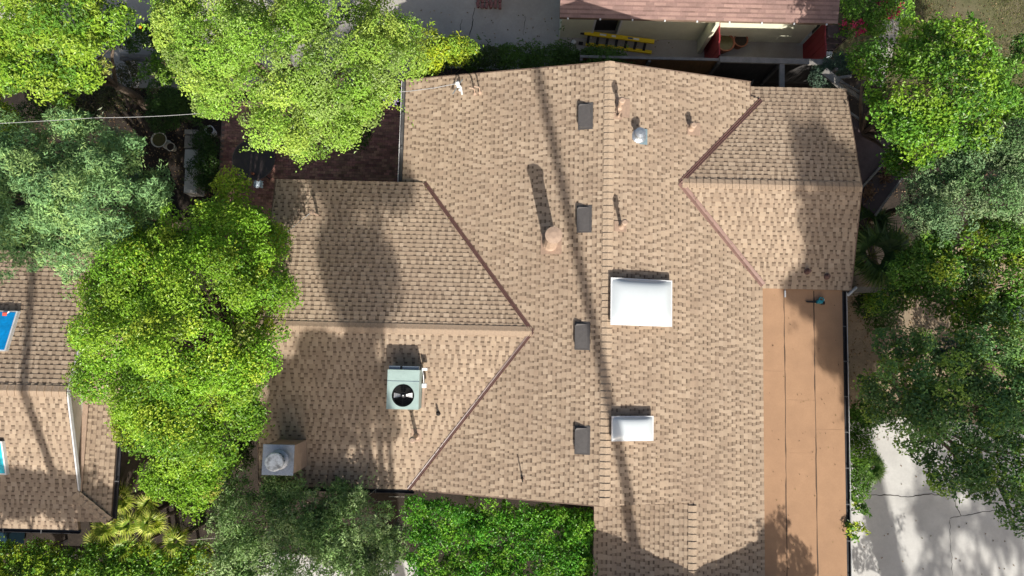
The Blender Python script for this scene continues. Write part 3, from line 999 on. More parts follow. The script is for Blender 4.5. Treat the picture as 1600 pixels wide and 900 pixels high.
slope(nh, 'east skirt of the neighbouring roof below its gable', [(-12.5, -5.80), (-13.5, -4.8), (-13.5, 1.6), (-12.5, 2.6)], lE, (-1, 0), seed=23)
ridge_caps(nh, (-21.9, LRY, LRZ), (-13.38, LRY, LRZ), LP, LP, 0.22, 0.34, 'cap_dark', 'n')
ridge_caps(nh, (-12.55, -5.78, 2.83 + UP), (-13.45, -4.92, 3.12 + UP), 0.05, 0.05, 0.2, 0.3, 'cap', 'h')
MB().bar((-13.38, -4.9, 3.09 + UP), (-13.38, 1.6, 3.09 + UP), 0.17, 0.03).build('apron_flashing', 'vent_paint', nh)
for a, b, f in (((-13.36, LRY), (-13.36, -4.9), lS), ((-13.36, LRY), (-13.36, 1.6), lN)):
    MB().bar((a[0], a[1], f(*a) - 0.075), (b[0], b[1], f(*b) - 0.075), 0.045, 0.12).build('rake_board', 'white_metal', nh)
gutter((-12.48, -5.75, 2.76 + UP), (-12.48, 2.5, 2.76 + UP), (1, 0, 0), 'dark_metal', lip=nh)
gutter((-21.9, -6.11, 2.74 + UP), (-13.5, -6.11, 2.74 + UP), (0, -1, 0), 'dark_metal', lip=nh)


def flat_light(px, f, m, label, w=1.5):
    P = [onp(a, b_, f, 0.16) for a, b_ in px]
    x1 = max(p[0] for p in P[:2])
    y1, y0 = P[0][1], P[1][1]
    sl = (P[1][0] - P[0][0]) / (P[1][1] - P[0][1])
    poly = [(P[0][0] - w, y1), (P[0][0], y1), (P[0][0], y0), (P[0][0] - w, y0)]
    cu = MB().prism(poly, lambda x, y: f(x, y) + 0.14, lambda x, y: f(x, y) - 0.05).build('skylight', 'white_metal', nh)
    cu['label'] = label
    q = 0.045
    MB().prism([(P[0][0] - w + q, y1 - q), (P[0][0] - q, y1 - q), (P[0][0] - q, y0 + q), (P[0][0] - w + q, y0 + q)], lambda x, y: f(x, y) + 0.152, lambda x, y: f(x, y) + 0.13).build('pane', m, cu)
    return cu, poly


sk, po = flat_light([(27, 486), (10, 549)], lN, 'blue_glass', 'deep blue flat skylight with a white frame')
st = onp(7, 492, lN, 0.16)
MB().box((st[0], st[1], lN(st[0], st[1]) + 0.158), (0.14, 0.14, 0.006)).build('sticker', 'sticker', sk)
MB().box((st[0] + 0.08, st[1] + 0.07, lN(st[0] + 0.08, st[1] + .07) + 0.159), (0.12, 0.04, 0.006), rz=0.8).build('sticker', 'white_plastic', sk)
flat_light([(2, 690), (6, 742)], lS, 'cyan_glass', 'cyan flat skylight at the very left edge')

# ================================================================== THE REAR GARAGE
GR = 0.24
gE = lambda x, y: 2.5 + GR * (y - 11.58)
ga = thing('garage', 'long cream garage with a red-brown roof at the top edge', 'garage', (6.0, 13.5, 0))
slope(ga, 'red-brown roof slope', [(1.41, 11.58), (11.2, 11.65), (11.2, 17.0), (1.41, 17.0)], gE, (0, 1), m='shingle_red', seed=31, t1=0.005, t2=0.003, cols=REDS, bases=REDS, dark=(0.22, 0.14, 0.12), e=0.15, run=(0.25, 0.4), gap=(0.006, 0.012))
mw = MB()
mw.prism([(1.56, 12.02), (2.81, 12.02), (2.81, 16.6), (1.56, 16.6)], 2.45, -0.05)
mw.prism([(3.74, 12.02), (10.95, 12.02), (10.95, 16.6), (3.74, 16.6)], 2.45, -0.05)
mw.prism([(2.811, 12.42), (3.739, 12.42), (3.739, 16.6), (2.811, 16.6)], 2.45, -0.05)
mw.prism([(2.811, 12.02), (3.739, 12.02), (3.739, 12.41), (2.811, 12.41)], 2.45, 2.1)
mw.build('wall', 'stucco_cream', ga)
MB().box((7.0, 11.75, 1.2), (0.14, 0.53, 2.4)).build('buttress_wall', 'stucco_cream', ga)
dr = MB().box((3.275, 12.37, 1.05), (0.88, 0.06, 2.08)).build('door', 'dark_metal', ga)
for xx in (3.08, 3.47):
    MB().box((xx, 12.335, 1.45), (0.28, 0.02, 0.9)).build('pane', 'window_glass', dr)
for xx in (2.79, 3.76):
    MB().box((xx, 12.1, 1.06), (0.07, 0.2, 2.14)).build('door_frame', 'white_metal', ga)
MB().box((6.3, 11.60, 2.43), (9.5, 0.04, 0.12)).build('fascia', 'deck', ga)
hg = MB()
for k in range(9):
    xx = 1.7 + k * 1.14
    o = MB().box((xx, 11.55, 2.47), (0.05, 0.05, 0.05)).build('rafter_clip', 'white_plastic', ga)
MB().lathe((2.12, 11.8, 0.02), [(0.09, 0), (0.10, 0.1), (0.06, 0.16), (0.02, 0.18)], 12).build('vent_stub', 'white_plastic', ga)

# yellow stepladder lying against the garage wall
la, lb_ = Vector(tuple(at(913, 52, 0.42))), Vector(tuple(at(1022, 66, 0.42)))
lad = thing('stepladder', 'yellow stepladder lying on its side in front of the cream garage wall', 'ladder', ((la.x + lb_.x) / 2, (la.y + lb_.y) / 2, 0))
dv = (lb_ - la).normalized()
for z, off, lb in ((0.46, 0.02, 'rail'), (0.10, -0.06, 'rail')):
    q = Vector((dv.y, -dv.x, 0)) * (0.26 if z < 0.3 else 0.0)
    a, b = la + q, lb_ + q
    a.z = b.z = z
    if z < 0.3:
        a += dv * 0.12
    o = MB().bar(a, b, 0.16 if z > 0.3 else 0.13, 0.07).build('rail', 'yellow', lad, bevel=0.006)
    if z > 0.3:
        for t0, t1, m in ((0.22, 0.31, 'white_plastic'), (0.39, 0.45, 'white_plastic'), (0.62, 0.69, 'blue_label'), (0.70, 0.78, 'white_plastic')):
            p0, p1 = a.lerp(b, t0) + Vector((0, 0, 0.037)), a.lerp(b, t1) + Vector((0, 0, 0.037))
            MB().bar(p0, p1, 0.07, 0.004).build('label_sticker', m, o)
for k in range(7):
    t = 0.07 + k * 0.135
    p = la.lerp(lb_, t)
    q = Vector((dv.y, -dv.x, 0)) * 0.25
    MB().bar((p.x, p.y, 0.43), (p.x + q.x, p.y + q.y, 0.12), 0.10, 0.03).build('step', 'dark_metal', lad)
for q in (0.0, 0.27):
    p = la + Vector((dv.y, -dv.x, 0)) * q - dv * 0.07
    MB().box((p.x, p.y, 0.42 - q * 1.1), (0.16, 0.09, 0.09), rz=math.atan2(dv.y, dv.x)).build('foot', 'rubber', lad)


# red board gates between garage and fence
def gate(x, y0, y1, label, h=1.85):
    g = thing('red_gate', label, 'gate', (x, (y0 + y1) / 2, 0), 'red gates beside the garage')
    n = 5
    w = (y1 - y0) / n
    for k in range(n):
        MB().box((x + random.uniform(-0.008, 0.008), y0 + (k + 0.5) * w, h / 2 + 0.05), (0.05, w - 0.012, h + random.uniform(-0.02, 0.02))).build('board', 'red_paint', g)
    for z in (0.4, 1.5):
        MB().box((x + 0.05, (y0 + y1) / 2, z), (0.05, y1 - y0, 0.1)).build('crossbar', 'red_paint', g)
    MB().bar((x + 0.075, y0 + 0.06, 0.42), (x + 0.075, y1 - 0.06, 1.46), 0.04, 0.09).build('brace', 'red_paint', g)
    MB().box((x + 0.09, y0 + 0.12, 1.1), (0.04, 0.1, 0.14)).build('latch', 'galvanized', g)
    return g


gate(7.22, 10.6, 11.95, 'red wooden gate left of the clay pots')
gate(11.05, 10.6, 11.95, 'red wooden gate right of the clay pots')
MB().box((7.27, 11.97, 1.0), (0.1, 0.08, 2.3)).build('gate_post', 'stucco_cream', ga)
MB().box((11.12, 11.97, 1.0), (0.1, 0.08, 2.3)).build('gate_post', 'stucco_cream', ga)
# small brown shelf beside the gate
sh = thing('shelf_unit', 'small brown shelf unit beside the right red gate', 'shelf', (11.65, 11.85, 0))
for z in (0.5, 1.0, 1.45):
    MB().box((11.7, 11.8, z), (0.75, 0.5, 0.04)).build('shelf', 'shed_panel', sh)
for xx in (11.36, 12.04):
    for yy in (11.58, 12.02):
        MB().box((xx, yy, 0.75), (0.05, 0.05, 1.5)).build('post', 'shed_panel', sh)
MB().box((11.75, 11.47, 0.2), (0.55, 0.16, 0.3)).build('bin', 'cloth', sh)


def pot(px, py, z, r, h, m, label, soil='soil', fill=None):
    c = at(px, py, h)
    p = thing('flower_pot', label, 'pot', (c[0], c[1], 0))
    MB().lathe((c[0], c[1], 0), [(r * 0.7, 0.0), (r * 0.95, h * 0.85), (r * 1.05, h * 0.86), (r * 1.05, h), (r * 0.9, h), (r * 0.86, h * 0.9)], 24).build('bowl', m, p, smooth=False)
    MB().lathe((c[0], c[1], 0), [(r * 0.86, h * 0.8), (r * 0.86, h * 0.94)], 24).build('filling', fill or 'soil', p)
    return p, c


pot(1158, 62, 0, 0.27, 0.45, 'terracotta', 'terracotta pot with bare soil beside the cream garage wall')
potg, pgc = pot(1134, 66, 0, 0.34, 0.5, 'terracotta', 'large terracotta pot full of moss between the red gate and the bare pot', fill='murk')
pot(1114, 64, 0, 0.25, 0.42, 'terracotta', 'terracotta pot half hidden behind the left red gate')

# rear fence: capped top rail, brown boards, posts
rf = thing('rear_fence', 'brown board fence with a grey top rail behind the main house', 'fence', (7.0, 10.39, 0))
MB().bar((2.2, 10.42, 1.92), (7.2, 10.42, 1.92), 0.09, 0.06).build('top_rail', 'old_wood', rf)
MB().bar((7.2, 10.41, 1.96), (11.7, 10.39, 1.96), 0.20, 0.09).build('top_rail', 'old_wood', rf)
for k in range(30):
    x = 2.3 + k * 0.163
    MB().box((x + 0.075, 10.40, 0.93), (0.15, 0.03, 1.84 + random.uniform(-.02, .01))).build('board', 'fence_brown', rf)
for k in range(27):
    x = 7.25 + k * 0.16
    MB().box((x + 0.075, 10.40, 0.9), (0.15, 0.03, 1.78)).build('board', 'dark_fence', rf)  # dark boards: the shade of nearby trees is put into their colour
for x in (2.25, 4.7, 7.2, 9.42, 11.6):
    MB().box((x, 10.34, 0.95), (0.1, 0.1, 1.9)).build('post', 'grey_wood', rf)
tr = thing('trellis', 'grey timber trellis beams between the rear fence and the east wing', 'trellis', (9.8, 9.4, 0))
MB().bar((9.44, 10.3, 1.93), (9.43, 8.75, 1.93), 0.17, 0.10).build('beam', 'old_wood', tr)
MB().bar((10.95, 9.8, 1.9), (10.95, 8.8, 1.9), 0.12, 0.09).build('beam', 'old_wood', tr)
a, b = at(1287, 111, 3.05), at(1318, 136, 3.05)
MB().bar(tuple(a), tuple(b), 0.26, 0.09).build('beam', 'old_wood', tr)
a, b = at(1305, 126, 3.00), at(1352, 160, 3.00)
MB().bar(tuple(a), tuple(b), 0.12, 0.09).build('beam', 'old_wood', tr)
a, b = at(1312, 127, 3.12), at(1354, 150, 3.12)
MB().bar(tuple(a), tuple(b), 0.07, 0.07).build('beam', 'grey_wood', tr)
a, b = at(1308, 122, 2.90), at(1330, 119, 2.90)
MB().bar(tuple(a), tuple(b), 0.09, 0.08).build('beam', 'old_wood', tr)
for p in ((9.43, 9.0), (10.95, 9.75), (11.85, 9.3)):
    MB().box((p[0], p[1], 0.93 if p[0] < 10 else 1.45), (0.1, 0.1, 1.86 if p[0] < 10 else 2.9)).build('post', 'grey_wood', tr)
MB().bar((7.3, 10.25, 0.6), (8.1, 9.0, 1.2), 0.06, 0.04).build('brace', 'grey_wood', tr)
MB().bar((8.9, 10.25, 0.6), (8.2, 9.0, 1.3), 0.06, 0.04).build('brace', 'grey_wood', tr)
# brick stack on the rear driveway
bs = thing('brick_stack', 'low stack of red bricks on the rear driveway', 'bricks', tuple(at(764, 4, 0)))
bc = at(764, 3, 0)
bm0 = None
for k in range(36):
    i, j, l = k % 6, (k // 6) % 3, k // 18
    x, y = bc[0] - 0.42 + i * 0.17 + random.uniform(-.02, .02), bc[1] - 0.2 + j * 0.2 + random.uniform(-.03, .03)
    if bm0 is None:
        o = MB().box((bc[0], bc[1], 0.0), (0.1, 0.2, 0.06)).build('brick', 'terracotta', bs)
        bm0 = o.data
        bm0.materials.clear()
        bm0.materials.append(MATS['old_brick'])
    else:
        o = link('brick', bm0, bs)
    o.location = (x - bc[0], y - bc[1], 0.055 + l * 0.066)
    o.rotation_euler = (0, 0, random.uniform(-0.3, 0.3))

# dark lean-to with rails at the right of the east wing
sd = thing('lean_to', 'dark brown flat lean-to roof with grey rails beside the east wing', 'shed', (12.0, 6.6, 0))
A = [tuple(at(px, py, 2.2)[:2]) for px, py in ((1322, 176), (1392, 222), (1408, 250), (1378, 258), (1347, 293), (1330, 285))]
MB().prism(A, 2.2, 2.14).build('roof_panel', 'shed_panel', sd)
A = [tuple(at(px, py, 2.12)[:2]) for px, py in ((1379, 262), (1412, 270), (1410, 281), (1369, 336), (1348, 320), (1347, 296))]
MB().prism(A, 2.12, 2.06).build('roof_panel', 'shed_panel', sd)
for a, b in (((1384, 251), (1346, 294)), ((1412, 275), (1367, 337)), ((1325, 174), (1358, 197))):
    MB().bar(tuple(at(*a, 2.26)), tuple(at(*b, 2.26)), 0.07, 0.06).build('rail', 'old_wood', sd)
for px, py in ((1350, 296), (1369, 333), (1406, 280), (1330, 180)):
    p = at(px, py, 2.0)
    MB().box((p[0], p[1], 1.0), (0.08, 0.08, 2.0)).build('post', 'grey_wood', sd)
# garden wall stub right of the flat roof
gwl = thing('garden_wall', 'short grey block wall running right from the flat roof corner', 'wall', tuple(at(1358, 455, 0)))
a, b = at(1336, 453, 1.7), at(1384, 453, 1.7)
for k in range(4):
    p, q = a + (b - a) * k / 4, a + (b - a) * (k + 1) / 4
    for zz in range(6):
        MB().box(((p[0] + q[0]) / 2, (p[1] + q[1]) / 2, 0.15 + zz * 0.28), (abs(q[0] - p[0]) - 0.008, 0.17, 0.272)).build('block', 'old_wood', gwl)
MB().box(((a[0] + b[0]) / 2, (a[1] + b[1]) / 2, 1.73), (abs(b[0] - a[0]) + 0.03, 0.2, 0.07)).build('coping', 'old_wood', gwl)

# ------------------------------------------------------------------ the patio corner
tc_ = at(396, 249, 0.75)
tb = thing('patio_table', 'round dark glass patio table on the brick patio', 'table', (tc_[0], tc_[1], 0))
MB().lathe((tc_[0], tc_[1], 0.73), [(0.76, 0), (0.78, 0.008), (0.78, 0.014), (0.76, 0.02)], 48).build('table_top', 'table_glass', tb)
P = [(tc_[0] + 0.785 * math.cos(k * math.pi / 24), tc_[1] + 0.785 * math.sin(k * math.pi / 24), 0.74) for k in range(49)]
MB().tube(P, 0.014, 6, cap=False).build('rim', 'grey_wood', tb)
for k in range(4):
    a = k * math.pi / 2 + 0.6
    MB().tube([(tc_[0] + 0.62 * math.cos(a), tc_[1] + 0.62 * math.sin(a), 0.72), (tc_[0] + 0.68 * math.cos(a), tc_[1] + 0.68 * math.sin(a), 0.0)], 0.02, 8).build('leg', 'dark_metal', tb)
cc = at(404, 288, 0.76)
clo = MB()
n = 12
vs = []
for j in range(n):
    for i in range(n):
        x, y = (i / (n - 1) - 0.5) * 0.34, (j / (n - 1) - 0.5) * 0.26
        vs.append((cc[0] + x + 0.02 * math.sin(j * 1.3), cc[1] + y + 0.02 * math.sin(i * 1.1), 0.765 + 0.03 * (1 + math.sin(i * 1.4 + j * 0.9) * math.cos(j * 1.7))))
clo.add(vs, [(j * n + i, j * n + i + 1, (j + 1) * n + i + 1, (j + 1) * n + i) for j in range(n - 1) for i in range(n - 1)])
o = clo.build('cloth', 'cloth', None, smooth=True)
m_ = o.modifiers.new('solid', 'SOLIDIFY')
m_.thickness = 0.012
tag(o, 'crumpled pale blue cloth on the round patio table', 'cloth')
bt = at(396, 272, 0.76)
bo = thing('clay_jug', 'small clay jug standing on the round patio table', 'jug', (bt[0], bt[1], 0.752))
MB().lathe((bt[0], bt[1], 0.752), [(0.03, 0), (0.055, 0.05), (0.05, 0.12), (0.025, 0.17), (0.035, 0.2)], 16).build('body', 'terracotta', bo, smooth=True)
MB().tube([(bt[0] + 0.03, bt[1], 0.92), (bt[0] + 0.085, bt[1], 0.90), (bt[0] + 0.055, bt[1], 0.82)], 0.009, 6).build('handle', 'terracotta', bo)
# low concrete block wall
lw = thing('low_wall', 'low grey concrete wall between the garden and the brick patio', 'wall', tuple(at(298, 250, 0)))
for y0, y1, tone in ((202, 210, 'concrete'), (211, 232, 'old_wood'), (233, 262, 'concrete_pale'), (263, 302, 'concrete_pale')):
    a, b = at(300, y0, 0.6), at(297, y1, 0.6)
    MB().box(((a[0] + b[0]) / 2, (a[1] + b[1]) / 2, 0.3), (0.50, abs(a[1] - b[1]) - 0.02, 0.6 - 0.01 * (y0 == 211))).build('block', tone, lw, bevel=0.01)
bb = at(248, 218, 0.62)
bp = thing('bird_bath', 'round stone basin of murky water left of the low wall', 'basin', (bb[0], bb[1], 0))
MB().lathe((bb[0], bb[1], 0), [(0.18, 0), (0.12, 0.1), (0.10, 0.4), (0.24, 0.5), (0.30, 0.62), (0.265, 0.62), (0.24, 0.55)], 28).build('bowl', 'stone_pot', bp, smooth=False)
MB().lathe((bb[0], bb[1], 0), [(0.25, 0.56), (0.25, 0.585)], 28).build('water', 'murk', bp)
bb2 = at(266, 229, 0.3)
pot(266, 229, 0, 0.16, 0.3, 'stone_pot', 'small round pot beside the stone basin')
pw = at(327, 203, 0.4)
o = thing('planter', 'small white planter beside the top of the low wall', 'planter', (pw[0], pw[1], 0))
MB().lathe((pw[0], pw[1], 0), [(0.12, 0), (0.17, 0.36), (0.185, 0.4), (0.15, 0.4), (0.14, 0.33)], 16).build('bowl', 'white_plastic', o)
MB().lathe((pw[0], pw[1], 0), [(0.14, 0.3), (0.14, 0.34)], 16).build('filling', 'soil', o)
# garden bench plank upper left
bk = thing('garden_bench', 'weathered plank bench in the shady upper left garden', 'bench', tuple(at(215, 88, 0)))
a, b = at(188, 86, 0.45), at(242, 89, 0.45)
MB().bar(tuple(a), tuple(b), 0.12, 0.05).build('plank', 'old_wood', bk)
MB().bar(tuple(a + np.array([0, -.15, 0])), tuple(b + np.array([0, -.15, 0])), 0.12, 0.05).build('plank', 'grey_wood', bk)
for p in (a, b):
    MB().box((p[0] + (0.1 if p is a else -0.1), p[1] - 0.07, 0.21), (0.08, 0.26, 0.42)).build('leg', 'grey_wood', bk)
# front fence lower left, two rails
ff = thing('front_fence', 'dark rail fence behind the yellow-green hedge at lower left', 'fence', tuple(at(230, 868, 0)))
for (x0, y0, x1, y1, z) in ((60, 855, 330, 862, 1.55), (60, 866, 330, 878, 1.25)):
    MB().bar(tuple(at(x0, y0, z)), tuple(at(x1, y1, z)), 0.13, 0.06).build('rail', 'dark_fence', ff)
for k in range(7):
    p = at(62 + k * 44, 861 + k * 1.4, 1.4)
    MB().box((p[0], p[1] - 0.04, 0.75), (0.09, 0.09, 1.5)).build('post', 'dark_fence', ff)
# blue wheeled bin, cut by the left edge
bx = at(-4, 848, 1.05)
wb = thing('wheeled_bin', 'dark blue wheeled bin cut off by the left edge below the neighbouring roof', 'bin', (bx[0], bx[1], 0))
MB().prism([(bx[0] - 0.28, bx[1] - 0.32), (bx[0] + 0.28, bx[1] - 0.32), (bx[0] + 0.28, bx[1] + 0.32), (bx[0] - 0.28, bx[1] + 0.32)], 1.0, 0.08).build('body', 'bin_blue', wb, bevel=0.04)
MB().box((bx[0], bx[1], 1.03), (0.64, 0.74, 0.07)).build('lid', 'bin_blue', wb, bevel=0.03)
MB().tube([(bx[0] - 0.25, bx[1] + 0.4, 0.98), (bx[0] + 0.25, bx[1] + 0.4, 0.98)], 0.018, 8).build('handle', 'bin_blue', wb)
for s in (-1, 1):
    MB().tube([(bx[0] + s * 0.30, bx[1] + 0.28, 0.12), (bx[0] + s * 0.24, bx[1] + 0.28, 0.12)], 0.12, 14).build('wheel', 'rubber', wb)

# ================================================================== PLANTS
BRIGHT = [(0.283, 0.439, 0.043), (0.210, 0.378, 0.037), (0.137, 0.293, 0.037), (0.347, 0.488, 0.061)]
YELLOW = [(0.388, 0.488, 0.037), (0.294, 0.439, 0.043), (0.210, 0.354, 0.037), (0.430, 0.500, 0.037)]
GREEN = [(0.157, 0.329, 0.037), (0.115, 0.256, 0.030), (0.210, 0.403, 0.049), (0.084, 0.195, 0.024)]
DEEP = [(0.085, 0.20, 0.03), (0.065, 0.155, 0.027), (0.12, 0.26, 0.037), (0.17, 0.33, 0.04)]
BLUE = [(0.19, 0.34, 0.14), (0.16, 0.30, 0.12), (0.24, 0.40, 0.15), (0.31, 0.46, 0.16)]
OLIVE = [(0.20, 0.33, 0.11), (0.17, 0.29, 0.09), (0.26, 0.39, 0.15), (0.31, 0.42, 0.19)]
GLOSS = [(0.105, 0.329, 0.030), (0.073, 0.232, 0.024), (0.157, 0.403, 0.037), (0.230, 0.439, 0.049)]
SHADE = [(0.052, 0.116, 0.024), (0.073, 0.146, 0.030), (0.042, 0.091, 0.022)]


def leaves(C, Nn, L, W, pal, rng, spread=0.6, wts=None, fold=0.25, clus=None):
    """leaf quads at C facing about Nn"""
    n = len(C)
    N = Nn + rng.normal(0, spread, (n, 3))
    N /= np.linalg.norm(N, axis=1, keepdims=True) + 1e-9
    A = rng.normal(0, 1, (n, 3))
    A -= N * (A * N).sum(1, keepdims=True)
    A /= np.linalg.norm(A, axis=1, keepdims=True) + 1e-9
    B = np.cross(N, A)
    l = L * rng.uniform(0.5, 1.35, (n, 1))
    w = W * rng.uniform(0.7, 1.2, (n, 1))
    P0 = C - A * l / 2
    P2 = C + A * l / 2 - N * l * 0.15
    P1 = C + B * w / 2 + N * w * fold
    P3 = C - B * w / 2 + N * w * fold
    V = np.stack([P0, P1, P2, P3], 1).reshape(-1, 3)
    Q = np.arange(4 * n).reshape(n, 4)
    pal = np.array(pal)
    idx = clus if clus is not None else rng.integers(0, len(pal), n)
    swap = rng.random(n) < 0.15
    idx = np.where(swap, rng.integers(0, len(pal), n), idx)
    T = pal[idx] * rng.uniform(0.8, 1.2, (n, 1))
    return V, Q, T


def lobes_px(L, H=None):
    out = []
    for l in L:
        px, py, r, z = l
        if z >= 2.35:
            z += UP
        c = at(px, py, z)
        out.append((c[0], c[1], c[2], r * (CH - z) / CF))
    return out


def foliage(lobes, pal, L=0.10, W=0.055, dens=0.8, rc=0.33, cov=1.15, seed=0, flat=0.75, spread=0.45, low=-0.15, lump=0.15, inner=0.3, shoots=0.5):
    """domes of leaves (clumps of radius rc) set unevenly over the shells of overlapping lobes (world x, y, z, r)"""
    rng = np.random.default_rng(seed)
    VV, QQ, TT = [], [], []
    off = 0
    for (x, y, z, r) in lobes:
        k0 = max(4, int(cov * 2.3 * r * r / (rc * rc)))
        d = rng.normal(0, 1, (k0, 3))
        d /= np.linalg.norm(d, axis=1, keepdims=True)
        d[:, 2] = np.where(d[:, 2] < low, -d[:, 2], d[:, 2])
        rad = max(r - 0.42 * rc, 0.5 * r) * np.where(rng.random(k0) < inner, rng.uniform(0.45, 0.8, k0), np.clip(rng.normal(0.95, lump, k0), 0.6, 1.35))
        cl = np.array([x, y, z]) + d * rad[:, None] * np.array([1, 1, flat])
        rr = rc * rng.uniform(0.4, 1.5, k0)
        n_of = rng.poisson(dens * 6.3 * rr * rr / (L * W * 0.55)) + 3
        ii = np.repeat(np.arange(k0), n_of)
        n = len(ii)
        e = rng.normal(0, 1, (n, 3)) + d[ii] * 0.5
        e[:, 2] = np.where(e[:, 2] < -0.1, -e[:, 2] * 0.6, e[:, 2])
        e /= np.linalg.norm(e, axis=1, keepdims=True)
        C = cl[ii] + e * (rr[ii] * rng.normal(0.92, 0.16, n))[:, None] * np.array([1, 1, 0.72])
        Nn = e * 0.75 + np.array([0.05, -0.12, 0.45])
        ci = rng.integers(0, len(pal), k0)[ii]
        # leading shoots that break the outline
        ns = int(k0 * shoots)
        if ns:
            js = rng.integers(0, k0, ns)
            dd = d[js] * np.array([1, 1, 0.6]) + rng.normal(0, 0.35, (ns, 3)) + np.array([0, 0, 0.15])
            ln = rng.uniform(0.5, 1.5, ns) * rc
            m_ = 14
            tt = rng.random((ns, m_)) ** 0.8
            P_ = cl[js][:, None, :] + dd[:, None, :] * (rr[js][:, None] * 0.6 + tt * ln[:, None])[..., None] + rng.normal(0, L * 0.45, (ns, m_, 3))
            C = np.concatenate([C, P_.reshape(-1, 3)])
            Nn = np.concatenate([Nn, np.tile([0.05, -0.1, 0.9], (ns * m_, 1))])
            ii = np.concatenate([ii, np.repeat(js, m_)])
            ci = np.concatenate([ci, rng.integers(0, len(pal), ns).repeat(m_)])
        V, Q, T = leaves(C, Nn, L, W, pal, rng, spread, clus=ci)
        kf = rng.uniform(0.78, 1.2, (k0, 1)) * np.ones((1, 3))
        dead = rng.random(k0) < 0.012
        kf[dead] *= np.array([0.8, 0.62, 1.2])
        T = T * kf[ii]
        VV.append(V)
        QQ.append(Q + off)
        TT.append(T)
        off += len(V)
    return np.concatenate(VV), np.concatenate(QQ), np.concatenate(TT)


def tree(name, label, cat, lobes, pal, base=None, m='leaf', trunk=0.16, bark='bark', group=None, limbs=True, **kw):
    xs = np.array([(l[0], l[1], l[2]) for l in lobes])
    c = xs.mean(0)
    if base is None:
        base = (c[0], c[1])
    t = thing(name, label, cat, (base[0], base[1], 0), group)
    V, Q, T = foliage(lobes, pal, **kw)
    np_mesh('crown' if cat == 'tree' else 'foliage', V, Q, m, t, T)
    tk = MB()
    top = Vector((c[0], c[1], c[2] * 0.72))
    b = Vector((base[0], base[1], -0.05))
    fork = b.lerp(top, 0.55)
    tk.tube([b, b.lerp(fork, 0.12), b.lerp(fork, 0.6) + Vector((0.06, 0.04, 0)), fork], [trunk * 1.4, trunk * 1.05, trunk * 0.9, trunk * 0.75], 9)
    tk.build('trunk', bark, t, smooth=True)
    if limbs:
        rl = random.Random(len(lobes))
        for l in lobes:
            e_ = Vector((l[0], l[1], l[2] + 0.1 * l[3]))
            mid = fork.lerp(e_, 0.5) + Vector((rl.uniform(-.15, .15), rl.uniform(-.15, .15), rl.uniform(0, .25)))
            lm = MB().tube([fork, mid, e_], [trunk * 0.5, trunk * 0.32, trunk * 0.12], 6)
            for k in range(3):
                a = rl.uniform(0, 6.28)
                q = e_ + Vector((math.cos(a), math.sin(a), 0.2)) * l[3] * 0.7
                lm.tube([mid.lerp(e_, 0.6), q], [trunk * 0.2, trunk * 0.05], 5)
            lm.build('limb', bark, t)
    return t


# upper left: orange tree
T1 = tree('orange_tree', 'bright yellow-green orange tree with a few fruits in the top left corner', 'tree',
          lobes_px([(25, 25, 70, 4.4), (110, 40, 75, 4.8), (60, 100, 62, 4.4), (145, 90, 50, 4.3), (185, 35, 34, 4.0), (105, 125, 32, 3.9), (15, 105, 40, 3.8)]), BRIGHT[:],
          L=0.13, W=0.06, dens=0.8, rc=0.38, lump=0.16, seed=1)
for px, py in ((130, 60), (219, 42), (60, 95), (165, 25), (90, 30), (190, 60)):
    p = at(px, py, 4.3 if px < 200 else 3.6)
    MB().lathe(tuple(p), [(0.012, -0.05), (0.04, -0.035), (0.052, 0), (0.04, 0.035), (0.012, 0.05)], 10).build('fruit', 'orange_fruit', T1, smooth=True)
tree('shrub', 'yellow-green shrub at the left edge above the blue-green tree', 'shrub', lobes_px([(0, 165, 26, 2.4), (12, 205, 30, 2.6), (0, 240, 24, 2.4)]), YELLOW, L=0.11, W=0.055, dens=0.87, seed=2, trunk=0.06)
# the large light green tree
tree('ash_tree', 'large light green broad tree above the brick patio', 'tree',
     lobes_px([(310, 30, 62, 5.2), (400, 15, 70, 5.8), (500, 20, 75, 6.2), (590, 15, 55, 5.6), (345, 95, 66, 5.8), (435, 95, 82, 6.8), (530, 100, 80, 6.8), (605, 85, 55, 5.9), (636, 75, 20, 5.2),
               (295, 120, 36, 5.0), (370, 165, 50, 5.6), (450, 180, 62, 6.0), (515, 175, 55, 6.0), (575, 150, 48, 5.4), (420, 215, 30, 5.0), (480, 222, 32, 5.0), (612, 130, 30, 5.0), (540, 205, 14, 4.6), (320, 165, 16, 4.8), (272, 18, 34, 4.8), (290, 60, 34, 5.0), (300, 95, 36, 5.2)]),
     [(0.30, 0.47, 0.075), (0.24, 0.42, 0.055), (0.30, 0.43, 0.11), (0.37, 0.50, 0.09), (0.20, 0.36, 0.045)], base=(-7.2, 8.4), L=0.085, W=0.045, dens=0.72, rc=0.36, cov=0.9, lump=0.2, inner=0.22, shoots=0.6, seed=3, trunk=0.22)
